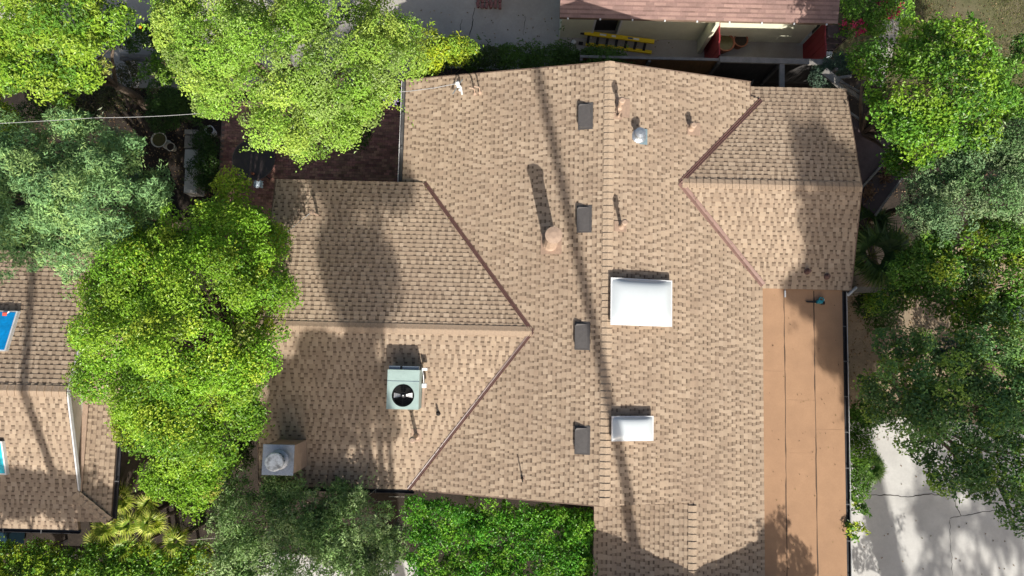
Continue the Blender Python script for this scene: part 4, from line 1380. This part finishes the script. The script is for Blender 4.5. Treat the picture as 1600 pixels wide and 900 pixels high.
# purple blossoms at its right edge
bl = thing('flowering_vine', 'purple flowering sprays hanging at the right edge of the large light green tree', 'flowers', tuple(at(606, 150, 0)))
for px, py in ((579, 128), (584, 133), (607, 148), (609, 161), (616, 156), (600, 152)):
    p = at(px, py, 4.9)
    rng = np.random.default_rng(px)
    C = p + rng.normal(0, 0.06, (26, 3))
    V, Q, T = leaves(C, np.tile([0, 0, 1.0], (26, 1)), 0.07, 0.05, [(0.30, 0.24, 0.5), (0.4, 0.36, 0.55)], rng)
    np_mesh('blossom', V, Q, 'petal', bl, T)
st_ = MB()
for px, py in ((582, 130), (608, 150), (616, 156), (609, 161)):
    p = at(px, py, 4.88)
    st_.tube([tuple(at(600, 140, 4.2)), tuple(p)], 0.012, 5)
st_.tube([tuple(at(606, 150, 0)), tuple(at(600, 140, 4.2))], [0.04, 0.02], 6)
st_.build('stem', 'bark', bl)
# left blue-green feathery tree
tree('cedar_tree', 'feathery blue-green tree overhanging the neighbouring roof at left', 'tree',
     lobes_px([(50, 250, 58, 4.2), (125, 228, 48, 4.4), (190, 250, 46, 4.2), (250, 288, 26, 3.6), (60, 320, 75, 5.0), (160, 310, 70, 5.2), (230, 322, 40, 4.2), (40, 385, 46, 4.4), (115, 378, 52, 4.6), (180, 385, 38, 4.2), (5, 300, 50, 4.4)]),
     BLUE, L=0.15, W=0.035, dens=0.72, seed=5, m='leaf_dull', trunk=0.2, base=(-12.9, 4.4), spread=0.8, lump=0.16)
# the tall bright tree between the two houses
tree('maple_tree', 'tall bright green tree between the neighbouring house and the west wing', 'tree',
     lobes_px([(370, 300, 16, 3.7), (398, 340, 32, 4.1), (300, 350, 55, 4.7), (232, 375, 42, 4.3), (365, 385, 56, 5.1), (425, 385, 22, 3.9), (235, 440, 66, 5.1), (325, 455, 72, 5.9), (405, 460, 50, 5.1), (165, 455, 38, 4.3),
               (430, 515, 30, 4.5), (195, 530, 62, 5.1), (285, 545, 76, 6.1), (375, 555, 58, 5.5), (150, 505, 30, 4.1), (170, 590, 34, 4.3), (235, 620, 60, 5.3), (315, 635, 68, 5.5), (378, 625, 40, 4.7), (255, 685, 46, 4.5), (325, 695, 46, 4.5), (215, 675, 26, 3.9), (300, 750, 36, 3.3), (335, 735, 36, 3.5), (265, 745, 24, 3.1)]),
     [(0.23, 0.42, 0.035), (0.19, 0.37, 0.03), (0.29, 0.46, 0.045), (0.38, 0.50, 0.05), (0.15, 0.31, 0.03), (0.23, 0.42, 0.035)], base=(-9.6, -0.4), L=0.09, W=0.055, dens=0.8, rc=0.42, cov=1.1, lump=0.13, inner=0.25, shoots=0.3, seed=7, trunk=0.24)
# olive shrub tree by the chimney
T5 = tree('olive_tree', 'grey-green wispy tree in front of the chimney', 'tree',
          lobes_px([(395, 815, 52, 3.0), (470, 795, 54, 3.2), (555, 825, 56, 3.2), (475, 860, 66, 3.4), (375, 870, 50, 2.8), (600, 870, 42, 2.8), (440, 765, 28, 3.0), (535, 775, 34, 3.0), (420, 905, 50, 2.8), (540, 900, 60, 3.0), (620, 835, 22, 2.6)]),
          OLIVE, L=0.12, W=0.042, dens=0.55, rc=0.27, shoots=1.1, seed=9, m='leaf_dull', trunk=0.12, spread=0.9, lump=0.2, base=(-6.1, -6.4))
tw = MB()
rl = random.Random(77)
for k in range(46):
    px, py = rl.uniform(345, 620), rl.uniform(765, 890)
    a = Vector(tuple(at(px, py, rl.uniform(2.9, 3.5))))
    ang = math.atan2(a.y + 6.3, a.x + 6.0) + rl.uniform(-0.5, 0.5)
    d = Vector((math.cos(ang), math.sin(ang), rl.uniform(0.1, 0.5)))
    ln = rl.uniform(0.4, 1.1)
    b = a + d * ln + Vector((rl.uniform(-.1, .1), rl.uniform(-.1, .1), 0))
    tw.tube([a, a.lerp(b, 0.5) + Vector((0.04, 0.02, 0.05)), b], [0.016, 0.011, 0.004], 5)
for pts in (((500, 800), (517, 750), (521, 708)), ((470, 790), (505, 748), (516, 728)), ((540, 790), (575, 757), (605, 740)), ((420, 800), (428, 770), (427, 735))):
    tw.tube([tuple(at(px, py, 3.1 + 0.2 * i)) for i, (px, py) in enumerate(pts)], [0.022, 0.014, 0.006], 5)
tag(tw.build('twigs', 'pale_twig', T5), kind='stuff')
rng = np.random.default_rng(78)
C = []
for pts in (((500, 800), (517, 750), (521, 708)), ((470, 790), (505, 748), (516, 728)), ((540, 790), (575, 757), (620, 737)), ((420, 800), (428, 770), (427, 735)), ((330, 845), (318, 842), (312, 850))):
    for i in range(70):
        t = rng.random() ** 0.8
        i0 = 0 if t < 0.5 else 1
        q = (t - 0.5 * i0) * 2
        px = pts[i0][0] + (pts[i0 + 1][0] - pts[i0][0]) * q
        py = pts[i0][1] + (pts[i0 + 1][1] - pts[i0][1]) * q
        C.append(at(px, py, 3.1 + 0.4 * t) + rng.normal(0, 0.075, 3))
C = np.array(C)
V, Q, T = leaves(C, np.tile([0, -0.2, 0.9], (len(C), 1)), 0.085, 0.03, OLIVE, rng)
tag(np_mesh('spray', V, Q, 'leaf_dull', T5, T), kind='stuff')

# the glossy clipped hedge in front of the main house
hl = []
rl = random.Random(5)
for j in range(6):
    for i in range(11):
        px, py = 655 + i * 27.5, 792 + j * 25 + rl.uniform(-6, 6)
        if py < 772 + (px - 640) * 0.085 + 20:
            py = 772 + (px - 640) * 0.085 + 20
        hl.append((min(px, 914), py, 18 + rl.uniform(-4, 5), 2.5 + rl.uniform(-0.14, 0.3)))
tree('hedge', 'glossy bright green hedge mass in front of the main house', 'hedge', lobes_px(hl), GLOSS, L=0.11, W=0.055, dens=0.6, rc=0.24, cov=1.1, lump=0.22, seed=11, trunk=0.05, limbs=False, spread=0.8)
# rear hedge in the shade of the house, its left end in sun
hl = []
for i in range(24):
    px = 668 + i * 12.5
    hl.append((px, 92 + 0.012 * (px - 668) + rl.uniform(-3, 3), 15 + rl.uniform(-2, 2), 1.45 + rl.uniform(-.1, .15)))
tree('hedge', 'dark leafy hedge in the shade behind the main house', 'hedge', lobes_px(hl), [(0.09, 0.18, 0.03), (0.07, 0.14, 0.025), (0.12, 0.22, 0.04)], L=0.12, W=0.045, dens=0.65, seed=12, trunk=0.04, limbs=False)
tree('shrub', 'sunlit yellow-green shrub at the left end of the rear hedge', 'shrub', lobes_px([(672, 82, 20, 2.6), (690, 75, 17, 2.8), (668, 100, 15, 2.5), (715, 82, 12, 2.5), (735, 80, 9, 2.4)]), YELLOW, L=0.13, W=0.05, dens=0.65, seed=13, trunk=0.05)
# hedge along the lower left edge
hl = []
for j in range(3):
    for i in range(14):
        px = -8 + i * 25
        hl.append((px, 868 + j * 20 + rl.uniform(-5, 5) + (5 if px > 230 else 0), 18 + rl.uniform(-3, 4), 1.9 + 0.15 * j))
tree('hedge', 'yellow-green hedge along the lower left edge', 'hedge', lobes_px(hl), YELLOW[:2] + GREEN[:3], L=0.10, W=0.06, dens=0.72, seed=14, trunk=0.05, limbs=False)
# shady garden shrubs, upper left
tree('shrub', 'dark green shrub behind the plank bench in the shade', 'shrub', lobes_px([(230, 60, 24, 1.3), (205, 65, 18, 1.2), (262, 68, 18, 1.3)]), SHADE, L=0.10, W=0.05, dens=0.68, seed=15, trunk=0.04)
wf = tree('shrub', 'white flowering shrub at the end of the plank bench', 'shrub', lobes_px([(258, 98, 18, 1.4), (276, 92, 16, 1.5), (245, 112, 14, 1.3), (270, 112, 14, 1.4)]), GREEN, L=0.12, W=0.07, dens=0.65, seed=16, trunk=0.04)
rng = np.random.default_rng(3)
for px, py in ((252, 86), (258, 99), (270, 98), (259, 103), (240, 118), (277, 88)):
    C = at(px, py, 1.75) + rng.normal(0, 0.05, (14, 3))
    V, Q, T = leaves(C, np.tile([0, 0, 1.0], (14, 1)), 0.08, 0.07, [(0.7, 0.68, 0.62), (0.62, 0.4, 0.33)], rng)
    np_mesh('blossom', V, Q, 'petal', wf, T)
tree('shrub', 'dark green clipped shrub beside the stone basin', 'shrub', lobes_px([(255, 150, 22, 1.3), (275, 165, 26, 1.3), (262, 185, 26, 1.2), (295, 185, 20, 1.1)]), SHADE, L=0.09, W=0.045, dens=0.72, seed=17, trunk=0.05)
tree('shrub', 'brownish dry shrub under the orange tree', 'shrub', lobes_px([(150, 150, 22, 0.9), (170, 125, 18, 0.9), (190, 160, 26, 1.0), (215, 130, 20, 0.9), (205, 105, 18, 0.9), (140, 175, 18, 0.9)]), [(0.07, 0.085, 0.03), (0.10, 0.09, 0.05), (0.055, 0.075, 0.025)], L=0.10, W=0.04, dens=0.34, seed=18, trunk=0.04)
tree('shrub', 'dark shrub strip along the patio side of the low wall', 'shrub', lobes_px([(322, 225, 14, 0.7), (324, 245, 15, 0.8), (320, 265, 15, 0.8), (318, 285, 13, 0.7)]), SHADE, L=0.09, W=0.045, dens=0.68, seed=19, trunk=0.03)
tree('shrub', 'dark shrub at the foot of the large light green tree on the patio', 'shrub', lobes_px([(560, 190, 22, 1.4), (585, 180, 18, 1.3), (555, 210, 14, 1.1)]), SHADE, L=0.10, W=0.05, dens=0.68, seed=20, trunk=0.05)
tree('shrub', 'added dark shrub filling the shaded gap between the tall bright tree and the chimney wall', 'shrub', lobes_px([(385, 700, 16, 1.2), (372, 730, 18, 1.3), (360, 760, 18, 1.2), (350, 790, 18, 1.1), (330, 815, 18, 1.0), (300, 800, 18, 1.0)]), SHADE, L=0.09, W=0.045, dens=0.5, seed=36, trunk=0.04)  # planting added to darken a gap that only lies in shade
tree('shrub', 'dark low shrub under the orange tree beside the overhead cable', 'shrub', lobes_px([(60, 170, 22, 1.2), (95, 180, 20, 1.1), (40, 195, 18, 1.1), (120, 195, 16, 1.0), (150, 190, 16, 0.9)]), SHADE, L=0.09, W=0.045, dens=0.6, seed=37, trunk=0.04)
tree('shrub', 'dark spreading shrub under the sparse tree beside the driveway edge', 'shrub', lobes_px([(1352, 655, 14, 1.2), (1400, 640, 26, 1.3), (1440, 600, 26, 1.3), (1480, 640, 28, 1.3), (1530, 610, 30, 1.4), (1580, 650, 30, 1.4), (1560, 560, 28, 1.3), (1500, 560, 24, 1.2), (1430, 530, 20, 1.1)]), DEEP, L=0.10, W=0.05, dens=0.5, seed=38, trunk=0.05)
# right-hand trees
tree('laurel_tree', 'green and yellow leafy tree at the upper right beside the trellis', 'tree',
     lobes_px([(1378, 112, 36, 4.2), (1435, 85, 44, 4.6), (1505, 85, 42, 4.6), (1408, 180, 42, 4.6), (1465, 150, 62, 5.4), (1525, 150, 46, 5.0), (1394, 215, 24, 4.0), (1440, 215, 44, 4.8), (1500, 200, 40, 4.8), (1348, 98, 16, 3.4), (1366, 165, 18, 3.6), (1402, 250, 14, 3.4)]),
     [(0.12, 0.28, 0.03), (0.08, 0.20, 0.025), (0.18, 0.36, 0.035), (0.24, 0.41, 0.035)], L=0.12, W=0.07, dens=0.72, rc=0.40, lump=0.18, seed=23, trunk=0.17)
tree('silver_tree', 'grey-green leafy tree at the right edge below the laurel', 'tree',
     lobes_px([(1456, 272, 38, 4.4), (1505, 240, 46, 4.6), (1575, 230, 44, 4.6), (1438, 325, 33, 4.2), (1490, 320, 52, 4.8), (1560, 300, 50, 4.8), (1445, 375, 26, 3.8), (1605, 270, 40, 4.4)]),
     [(0.15, 0.26, 0.12), (0.19, 0.30, 0.14), (0.12, 0.22, 0.08), (0.25, 0.34, 0.17)], L=0.10, W=0.05, dens=0.72, seed=24, m='leaf_dull', trunk=0.16)
tree('citrus_tree', 'deep green tree at the right edge with yellow-green tips', 'tree',
     lobes_px([(1545, 375, 50, 4.4), (1600, 400, 40, 4.2), (1480, 420, 48, 4.2), (1550, 450, 50, 4.2), (1420, 425, 30, 3.4), (1440, 462, 28, 3.2), (1505, 485, 40, 3.8), (1590, 480, 40, 4.0), (1450, 395, 34, 3.8), (1510, 385, 36, 4.0), (1560, 500, 36, 3.8), (1400, 455, 24, 3.0)]),
     DEEP + [(0.24, 0.33, 0.03)], L=0.12, W=0.065, dens=0.72, seed=25, trunk=0.15)
tree('sycamore_tree', 'sparse dark green tree over the sandy yard and front driveway', 'tree',
     lobes_px([(1395, 545, 36, 4.2), (1400, 610, 44, 4.6), (1475, 560, 52, 5.0), (1555, 545, 52, 5.0), (1360, 635, 26, 4.0), (1450, 640, 54, 5.2), (1535, 640, 58, 5.2), (1600, 620, 50, 5.0), (1430, 695, 30, 4.4), (1500, 715, 40, 4.8), (1580, 725, 50, 4.8), (1590, 790, 28, 4.4), (1350, 600, 16, 3.6), (1530, 760, 20, 4.2)]),
     [(0.10, 0.21, 0.07), (0.08, 0.17, 0.055), (0.15, 0.28, 0.08), (0.26, 0.40, 0.07)], L=0.11, W=0.07, dens=0.7, rc=0.32, cov=1.15, seed=26, trunk=0.16, base=(15.2, -2.6), lump=0.25)
tree('shrub', 'dark leafy tree at the right edge beyond the laurel', 'shrub', lobes_px([(1588, 110, 30, 3.2), (1605, 160, 34, 3.4), (1580, 185, 26, 3.2), (1598, 80, 20, 3.0)]), DEEP, L=0.11, W=0.06, dens=0.68, seed=27, trunk=0.1)
tree('shrub', 'yellow-green whorled shrub beside the fan palm', 'shrub', lobes_px([(1404, 380, 12, 1.8), (1412, 412, 16, 1.8), (1395, 440, 17, 1.7), (1418, 440, 14, 1.8), (1372, 470, 12, 1.5)]), YELLOW[:2] + GREEN[:2], L=0.12, W=0.04, dens=0.65, seed=28, trunk=0.04)
tree('shrub', 'dark shrub on the sandy yard below the garden wall', 'shrub', lobes_px([(1358, 480, 16, 1.0), (1380, 485, 18, 1.1), (1372, 500, 14, 0.9)]), SHADE, L=0.09, W=0.045, dens=0.65, seed=29, trunk=0.04)
tree('shrub', 'dark bushy shrub against the flat roof beside the driveway', 'shrub', lobes_px([(1335, 670, 15, 1.6), (1342, 700, 20, 1.7), (1340, 735, 20, 1.7), (1336, 765, 13, 1.5), (1352, 640, 20, 1.6)]), DEEP, L=0.11, W=0.055, dens=0.68, seed=30, trunk=0.05)
tree('shrub', 'small bright leafy sprig overhanging the flat roof gutter', 'shrub', lobes_px([(1326, 818, 5, 2.9), (1340, 822, 5, 2.8), (1338, 796, 5, 2.7), (1332, 834, 4, 2.8), (1347, 793, 4, 2.7)]), YELLOW[:1] + DEEP[:3], L=0.13, W=0.06, dens=0.35, rc=0.12, cov=0.8, seed=33, trunk=0.03, base=(11.3, -5.6))
bg_ = tree('bougainvillea', 'green bougainvillea with magenta flowers at the top right', 'shrub', lobes_px([(1330, 12, 24, 1.7), (1365, 22, 28, 1.8), (1398, 12, 26, 1.8), (1335, 40, 20, 1.5), (1365, 48, 16, 1.4)]), GREEN + DEEP[:1], L=0.10, W=0.055, dens=0.68, seed=34, trunk=0.06)
rng = np.random.default_rng(9)
for px, py in ((1372, 8), (1377, 2), (1385, 18), (1386, 25), (1404, 8), (1344, 34), (1333, 39), (1319, 37), (1342, 51), (1348, 47), (1392, 27), (1405, 20)):
    C = at(px, py, 2.05) + rng.normal(0, 0.07, (30, 3))
    V, Q, T = leaves(C, np.tile([0, 0, 1.0], (30, 1)), 0.08, 0.06, [(0.55, 0.03, 0.12), (0.45, 0.02, 0.10), (0.62, 0.08, 0.2)], rng)
    np_mesh('blossom', V, Q, 'petal', bg_, T)
# blue-grey succulent shrub at the trellis corner
tree('shrub', 'small blue-green shrub at the trellis corner', 'shrub', lobes_px([(1304, 108, 12, 1.9), (1322, 103, 12, 2.0), (1284, 122, 9, 1.8)]), [(0.10, 0.16, 0.11), (0.08, 0.13, 0.085)], L=0.10, W=0.04, dens=0.61, seed=35, m='leaf_dull', trunk=0.04)

# ------------------------------------------------------------------ fan palms
FROND = {}


def frond_mesh(key, R, col, n=26, span=3.7):
    if key in FROND:
        return FROND[key]
    rng = np.random.default_rng(len(FROND) + 40)
    V, Q, T = [], [], []
    pet = R * 0.75
    V += [(0, -0.012, 0), (0, 0.012, 0), (pet, 0.012, 0.10), (pet, -0.012, 0.10)]
    Q.append((0, 1, 2, 3))
    T.append((0.16, 0.19, 0.05))
    for k in range(n):
        a = (k / (n - 1) - 0.5) * span + rng.normal(0, 0.02)
        l = R * rng.uniform(0.8, 1.05) * (1 - 0.15 * abs(a) / span)
        d = np.array([math.cos(a), math.sin(a)])
        q = np.array([-d[1], d[0]])
        o = np.array([pet, 0])
        w = R * 0.038
        m = o + d * l * 0.5
        e_ = o + d * l
        b = len(V)
        dr = -0.30 * R * rng.uniform(0.2, 1.8)
        V += [(*(o + q * w * 0.3), 0.10), (*(o - q * w * 0.2), 0.10), (*(m - q * w), 0.10 + R * 0.05), (*(m + q * w), 0.10 + R * 0.05),
              (*(e_ - q * w * 0.12), 0.10 + dr), (*(e_ + q * w * 0.12), 0.10 + dr)]
        Q += [(b, b + 1, b + 2, b + 3), (b + 3, b + 2, b + 4, b + 5)]
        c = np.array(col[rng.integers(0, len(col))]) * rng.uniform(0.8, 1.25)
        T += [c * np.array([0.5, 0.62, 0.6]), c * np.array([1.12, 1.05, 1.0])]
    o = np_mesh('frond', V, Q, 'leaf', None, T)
    me = o.data
    bpy.data.objects.remove(o)
    FROND[key] = me
    return me


def fan_palm(label, px, py, z, key, R, col, nf, seed, group=None, tilt=(0.1, 0.9), trunk=0.07, base=None):
    c = at(px, py, z) if base is None else np.array(base)
    rl = random.Random(seed)
    t = thing('fan_palm', label, 'palm', (c[0], c[1], 0), group)
    MB().tube([(c[0], c[1], -0.05), (c[0] + 0.05, c[1], z * 0.5), (c[0], c[1], z)], [trunk * 1.3, trunk, trunk], 10).build('trunk', 'bark', t, smooth=True)
    me = frond_mesh(key, R, col)
    for k in range(nf):
        o = link('frond', me, t)
        o.location = (0, 0, z - 0.05 + rl.uniform(-0.1, 0.1))
        el = rl.uniform(*tilt)
        o.rotation_euler = (rl.uniform(-0.3, 0.3), -el, k * 2.4 + rl.uniform(-0.3, 0.3))
        s = rl.uniform(0.75, 1.1)
        o.scale = (s, s, s)
    return t


PC = [(0.34, 0.44, 0.05), (0.25, 0.38, 0.04), (0.48, 0.54, 0.12)]
g = 'yellow-green fan palms below the neighbouring house'
for i, (px, py, z, R, nf, lb) in enumerate(((195, 778, 2.5, 0.52, 11, 'yellow-green fan palm touching the corner gutter of the neighbouring roof'), (238, 783, 2.3, 0.5, 10, 'yellow-green fan palm under the tip of the tall bright tree'), (205, 815, 2.4, 0.52, 11, 'yellow-green fan palm in the middle of its clump, left of the tallest one'),
                                            (240, 815, 2.6, 0.62, 14, 'largest yellow-green fan palm at the centre of the clump'), (170, 822, 2.1, 0.5, 10, 'yellow-green fan palm at the left end of the clump'), (202, 858, 1.9, 0.5, 11, 'pale yellow fan palm nearest the hedge'),
                                            (238, 858, 1.8, 0.46, 10, 'small fan palm between the hedge and the largest palm'), (278, 840, 1.9, 0.46, 10, 'fan palm at the right end of the clump with pale new fronds'), (160, 845, 1.7, 0.46, 9, 'low fan palm beside the dark rail fence'))):
    fan_palm(lb, px, py, z, 'y%d' % (i % 3), R * 0.74, PC, nf, 50 + i, g, tilt=(0.25, 1.25))
DP = [(0.055, 0.115, 0.03), (0.07, 0.14, 0.035), (0.10, 0.17, 0.04)]
fan_palm('dark green fan palm growing beside the lower east wing', 1362, 400, 2.2, 'd0', 0.85, DP, 20, 70)
fan_palm('dark green fan palm under the brown lean-to roof', 1352, 355, 1.7, 'd1', 0.62, DP, 12, 71)
fan_palm('small bright fan palm beside the driveway', 1360, 728, 1.5, 'd2', 0.40, [(0.12, 0.26, 0.05), (0.17, 0.32, 0.07)], 18, 72, tilt=(0.0, 1.2))

# dry leaf heaps on the lean-to
for px, py, lb in ((1384, 274, 'heap of dry brown leaves between the lean-to rails'), (1357, 300, 'heap of dry brown leaves at the corner of the lean-to')):
    rng = np.random.default_rng(px)
    c = at(px, py, 2.24)
    C = c + rng.normal(0, 1, (160, 3)) * np.array([0.11, 0.16, 0.03])
    V, Q, T = leaves(C, np.tile([0, 0, 1.0], (160, 1)), 0.12, 0.06, [(0.26, 0.16, 0.10), (0.34, 0.22, 0.15), (0.17, 0.1, 0.06)], rng, 0.5)
    o = np_mesh('leaf_heap', V, Q, 'leaf_dull', None, T)
    tag(o, lb, 'leaves')

# leaf litter and grass: uncountable
rng = np.random.default_rng(91)
R1 = np.stack([rng.uniform(10.9, 19.5, 2600), rng.uniform(-3.2, 3.2, 2600), np.full(2600, 0.03)], 1)
R2 = np.stack([rng.uniform(-19, -11.6, 2200), rng.uniform(5.4, 10.4, 2200), np.full(2200, -0.01)], 1)
R3 = np.stack([rng.uniform(11.2, 19, 1500), rng.uniform(6, 14, 1500), np.full(1500, 0.02)], 1)
R4 = np.stack([rng.uniform(11.4, 19, 70), rng.uniform(-8, -3.0, 70), np.full(70, 0.045)], 1)
R5 = np.stack([rng.uniform(-4, 6, 120), rng.uniform(10.8, 13, 120), np.full(120, 0.035)], 1)
C = np.concatenate([R1, R2, R3, R4, R5])
V, Q, T = leaves(C, np.tile([0, 0, 1.0], (len(C), 1)), 0.09, 0.045, [(0.22, 0.14, 0.08), (0.16, 0.10, 0.06), (0.3, 0.22, 0.13), (0.10, 0.09, 0.04)], rng, 0.25)
o = np_mesh('leaf_litter', V, Q, 'leaf_dull', None, T)
tag(o, 'dry brown leaf litter scattered over the bare soil', 'leaf litter', kind='stuff')
D = []
for a_, b_, f_, k_ in ((vN, vA, fW, 40), (vS, vA, fW, 40), (eN, eA, fE, 30), (eS, eA, fE, 30)):
    for q_ in range(k_):
        t_ = rng.random() ** 1.6
        x_, y_ = a_[0] + (b_[0] - a_[0]) * t_ + rng.normal(0, 0.09), a_[1] + (b_[1] - a_[1]) * t_ + rng.normal(0, 0.09)
        D.append((x_, y_, max(fW(x_, y_) if f_ is fW else fE(x_, y_), (fWN(x_, y_) if y_ > WY else fWS(x_, y_)) if f_ is fW else (fRN(x_, y_) if y_ > RY else fRS(x_, y_))) + 0.045))
for q_ in range(90):
    x_, y_ = rng.uniform(-7.6, -3.4), rng.uniform(-4.4, 5)
    D.append((x_, y_, (fWN(x_, y_) if y_ > WY else fWS(x_, y_)) + 0.03))
for q_ in range(110):
    x_, y_ = rng.uniform(-3.5, 7.8), rng.uniform(-4.4, 8.6)
    D.append((x_, y_, -9))
D = [(x_, y_, (min(fW(x_, y_), fE(x_, y_)) if z_ < 0 else z_) + (0.03 if z_ < 0 else 0)) for x_, y_, z_ in D]
for q_ in range(70):
    x_, y_ = rng.uniform(8.1, 10.6), rng.uniform(-7, 1.9)
    D.append((x_, y_, zF(x_, y_) + 0.02))
D = np.array(D)
V, Q, T = leaves(D, np.tile([0, 0, 1.0], (len(D), 1)), 0.05, 0.025, [(0.14, 0.09, 0.055), (0.10, 0.07, 0.04), (0.2, 0.17, 0.06)], rng, 0.2)
o = np_mesh('roof_litter', V, Q, 'leaf_dull', None, T)
tag(o, 'small dry leaves scattered over the roofs of the main house', 'leaf litter', kind='stuff')
n = 60000
gx_, gy_ = rng.uniform(14.2, 24, n), rng.uniform(10.0, 16, n)
keep = (np.sin(gx_ * 1.7) + np.sin(gy_ * 2.3 + gx_) + rng.normal(0, 0.8, n)) > -0.5
gx_, gy_ = gx_[keep], gy_[keep]
n = len(gx_)
a = rng.uniform(0, 6.28, n)
h = rng.uniform(0.03, 0.09, n)
w = 0.012
bx_, by_ = np.cos(a) * w, np.sin(a) * w
lx, ly = rng.normal(0, 0.03, n), rng.normal(0, 0.03, n)
z0 = np.full(n, -0.03)
V = np.stack([np.stack([gx_ - bx_, gy_ - by_, z0], 1), np.stack([gx_ + bx_, gy_ + by_, z0], 1), np.stack([gx_ + lx + bx_ * 0.3, gy_ + ly + by_ * 0.3, z0 + h], 1), np.stack([gx_ + lx - bx_ * 0.3, gy_ + ly - by_ * 0.3, z0 + h], 1)], 1).reshape(-1, 3)
T = np.array([(0.11, 0.15, 0.04), (0.16, 0.18, 0.06), (0.22, 0.2, 0.09)])[rng.integers(0, 3, n)]
o = np_mesh('grass', V, np.arange(4 * n).reshape(n, 4), 'leaf_dull', None, T)
tag(o, 'patchy short grass in the top right corner', 'grass', kind='stuff')


# ================================================================== TALL TREES PAST THE LOWER EDGE (their shadows reach across the roofs)
def tall_palm(label, x, y, h, r):
    t = thing('palm_tree', label, 'palm', (x, y, 0), 'tall palms in front of the houses')
    MB().tube([(x, y, -0.1), (x, y, h * 0.2), (x, y, h * 0.6), (x, y, h)], [r * 1.5, r * 1.1, r, r * 0.9], 14).build('trunk', 'bark', t, smooth=True)
    me = frond_mesh('tall', 1.2, DP, n=26)
    for k in range(34):
        o = link('frond', me, t)
        o.location = (0, 0, h + random.uniform(-0.5, 0.4))
        o.rotation_euler = (random.uniform(-.3, .3), -random.uniform(-0.7, 1.1), k * 2.4)
    return t


SH = 0.2248
tall_palm('very tall palm whose trunk shadow crosses the main roof', 3.6 + SH * (18.0 - 4.6), -18.0, 28.0, 0.17)
tall_palm('tall slim palm whose trunk shadow crosses the neighbouring roof', -14.6 + SH * 12.3, -14.2, 19.5, 0.14)
tree('eucalyptus_tree', 'tall tree in front of the west wing that shades its roof', 'tree', [(-2.3, -16.9, 15.6, 1.5), (-3.3, -16.8, 14.6, 1.4), (-3.7, -17.0, 13.7, 1.2), (-1.6, -16.8, 16.6, 1.1), (-0.9, -16.2, 18.4, 1.0), (-0.2, -15.8, 19.6, 1.1), (0.2, -15.6, 20.8, 0.9), (-1.2, -15.9, 20.4, 0.8), (-2.9, -17.2, 16.4, 1.0), (-1.4, -17.0, 15.4, 1.0), (-0.6, -15.8, 17.6, 0.9), (-4.4, -17.2, 14.6, 0.9)],
     GREEN, base=(-2.2, -17.0), L=0.15, W=0.08, dens=1.0, rc=0.45, cov=1.6, lump=0.2, seed=81, trunk=0.28)
tree('eucalyptus_tree', 'tall tree in front of the flat roof that shades the east wing', 'tree', [(14.2, -13.2, 15.2, 1.6), (15.2, -13.0, 14.2, 1.7), (13.6, -12.8, 17.0, 0.8), (15.2, -13.2, 17.0, 1.2), (15.4, -13.4, 12.6, 1.2), (13.9, -13.0, 18.6, 0.8), (14.9, -13.1, 18.4, 0.9), (14.2, -12.7, 13.9, 1.3), (14.6, -12.6, 12.7, 1.1)],
     GREEN, base=(15.2, -13.2), L=0.15, W=0.08, dens=1.1, rc=0.45, cov=1.4, lump=0.06, seed=82, trunk=0.28)
tree('canopy_tree', 'broad tree past the lower edge in front of the neighbouring house', 'tree', [(-18.6, -11.9, 9.0, 1.1), (-17.2, -11.8, 9.1, 1.1), (-15.8, -11.9, 9.0, 1.1), (-14.4, -11.8, 9.1, 1.1), (-13.2, -11.9, 9.0, 1.0), (-12.1, -12.0, 8.9, 0.9), (-11.3, -12.1, 8.5, 0.7), (-19.8, -11.9, 9.0, 1.0)],
     GREEN, base=(-15.5, -12.2), L=0.12, W=0.07, dens=0.9, rc=0.36, cov=1.7, seed=86, trunk=0.2)
tree('pepper_tree', 'tree past the lower edge in front of the flat roof', 'tree', [(9.6, -11.9, 8.2, 0.6), (10.1, -11.8, 7.6, 0.6), (9.4, -12.0, 7.0, 0.7), (10.2, -12.2, 6.9, 0.7)],
     GREEN, base=(10.0, -12.3), L=0.14, W=0.07, dens=0.6, rc=0.3, seed=83, trunk=0.12)
tree('pepper_tree', 'small tree past the lower edge beside the front driveway', 'tree', [(14.9, -11.9, 4.3, 0.55), (15.4, -12.2, 4.6, 0.5), (14.4, -12.3, 3.7, 0.6)],
     GREEN, base=(15.0, -12.3), L=0.13, W=0.05, dens=0.35, rc=0.3, seed=84, trunk=0.1)
tree('pine_tree', 'tall tree beyond the front driveway that dapples it', 'tree', [(21.6, -27, 16.2, 1.7), (23.0, -26.5, 15.0, 1.6), (22.4, -27, 18.2, 1.5), (20.4, -26.6, 14.2, 1.0), (24.2, -26.6, 17.2, 1.5)],
     GREEN, base=(22.0, -27), L=0.3, W=0.14, dens=0.4, rc=0.6, seed=85, trunk=0.3)
tall_palm('tall palm beyond the front driveway, the nearer of two', 17.6, -24.0, 20.0, 0.2)
tall_palm('tall palm beyond the front driveway, the farther of two', 19.3, -30.0, 24.0, 0.2)
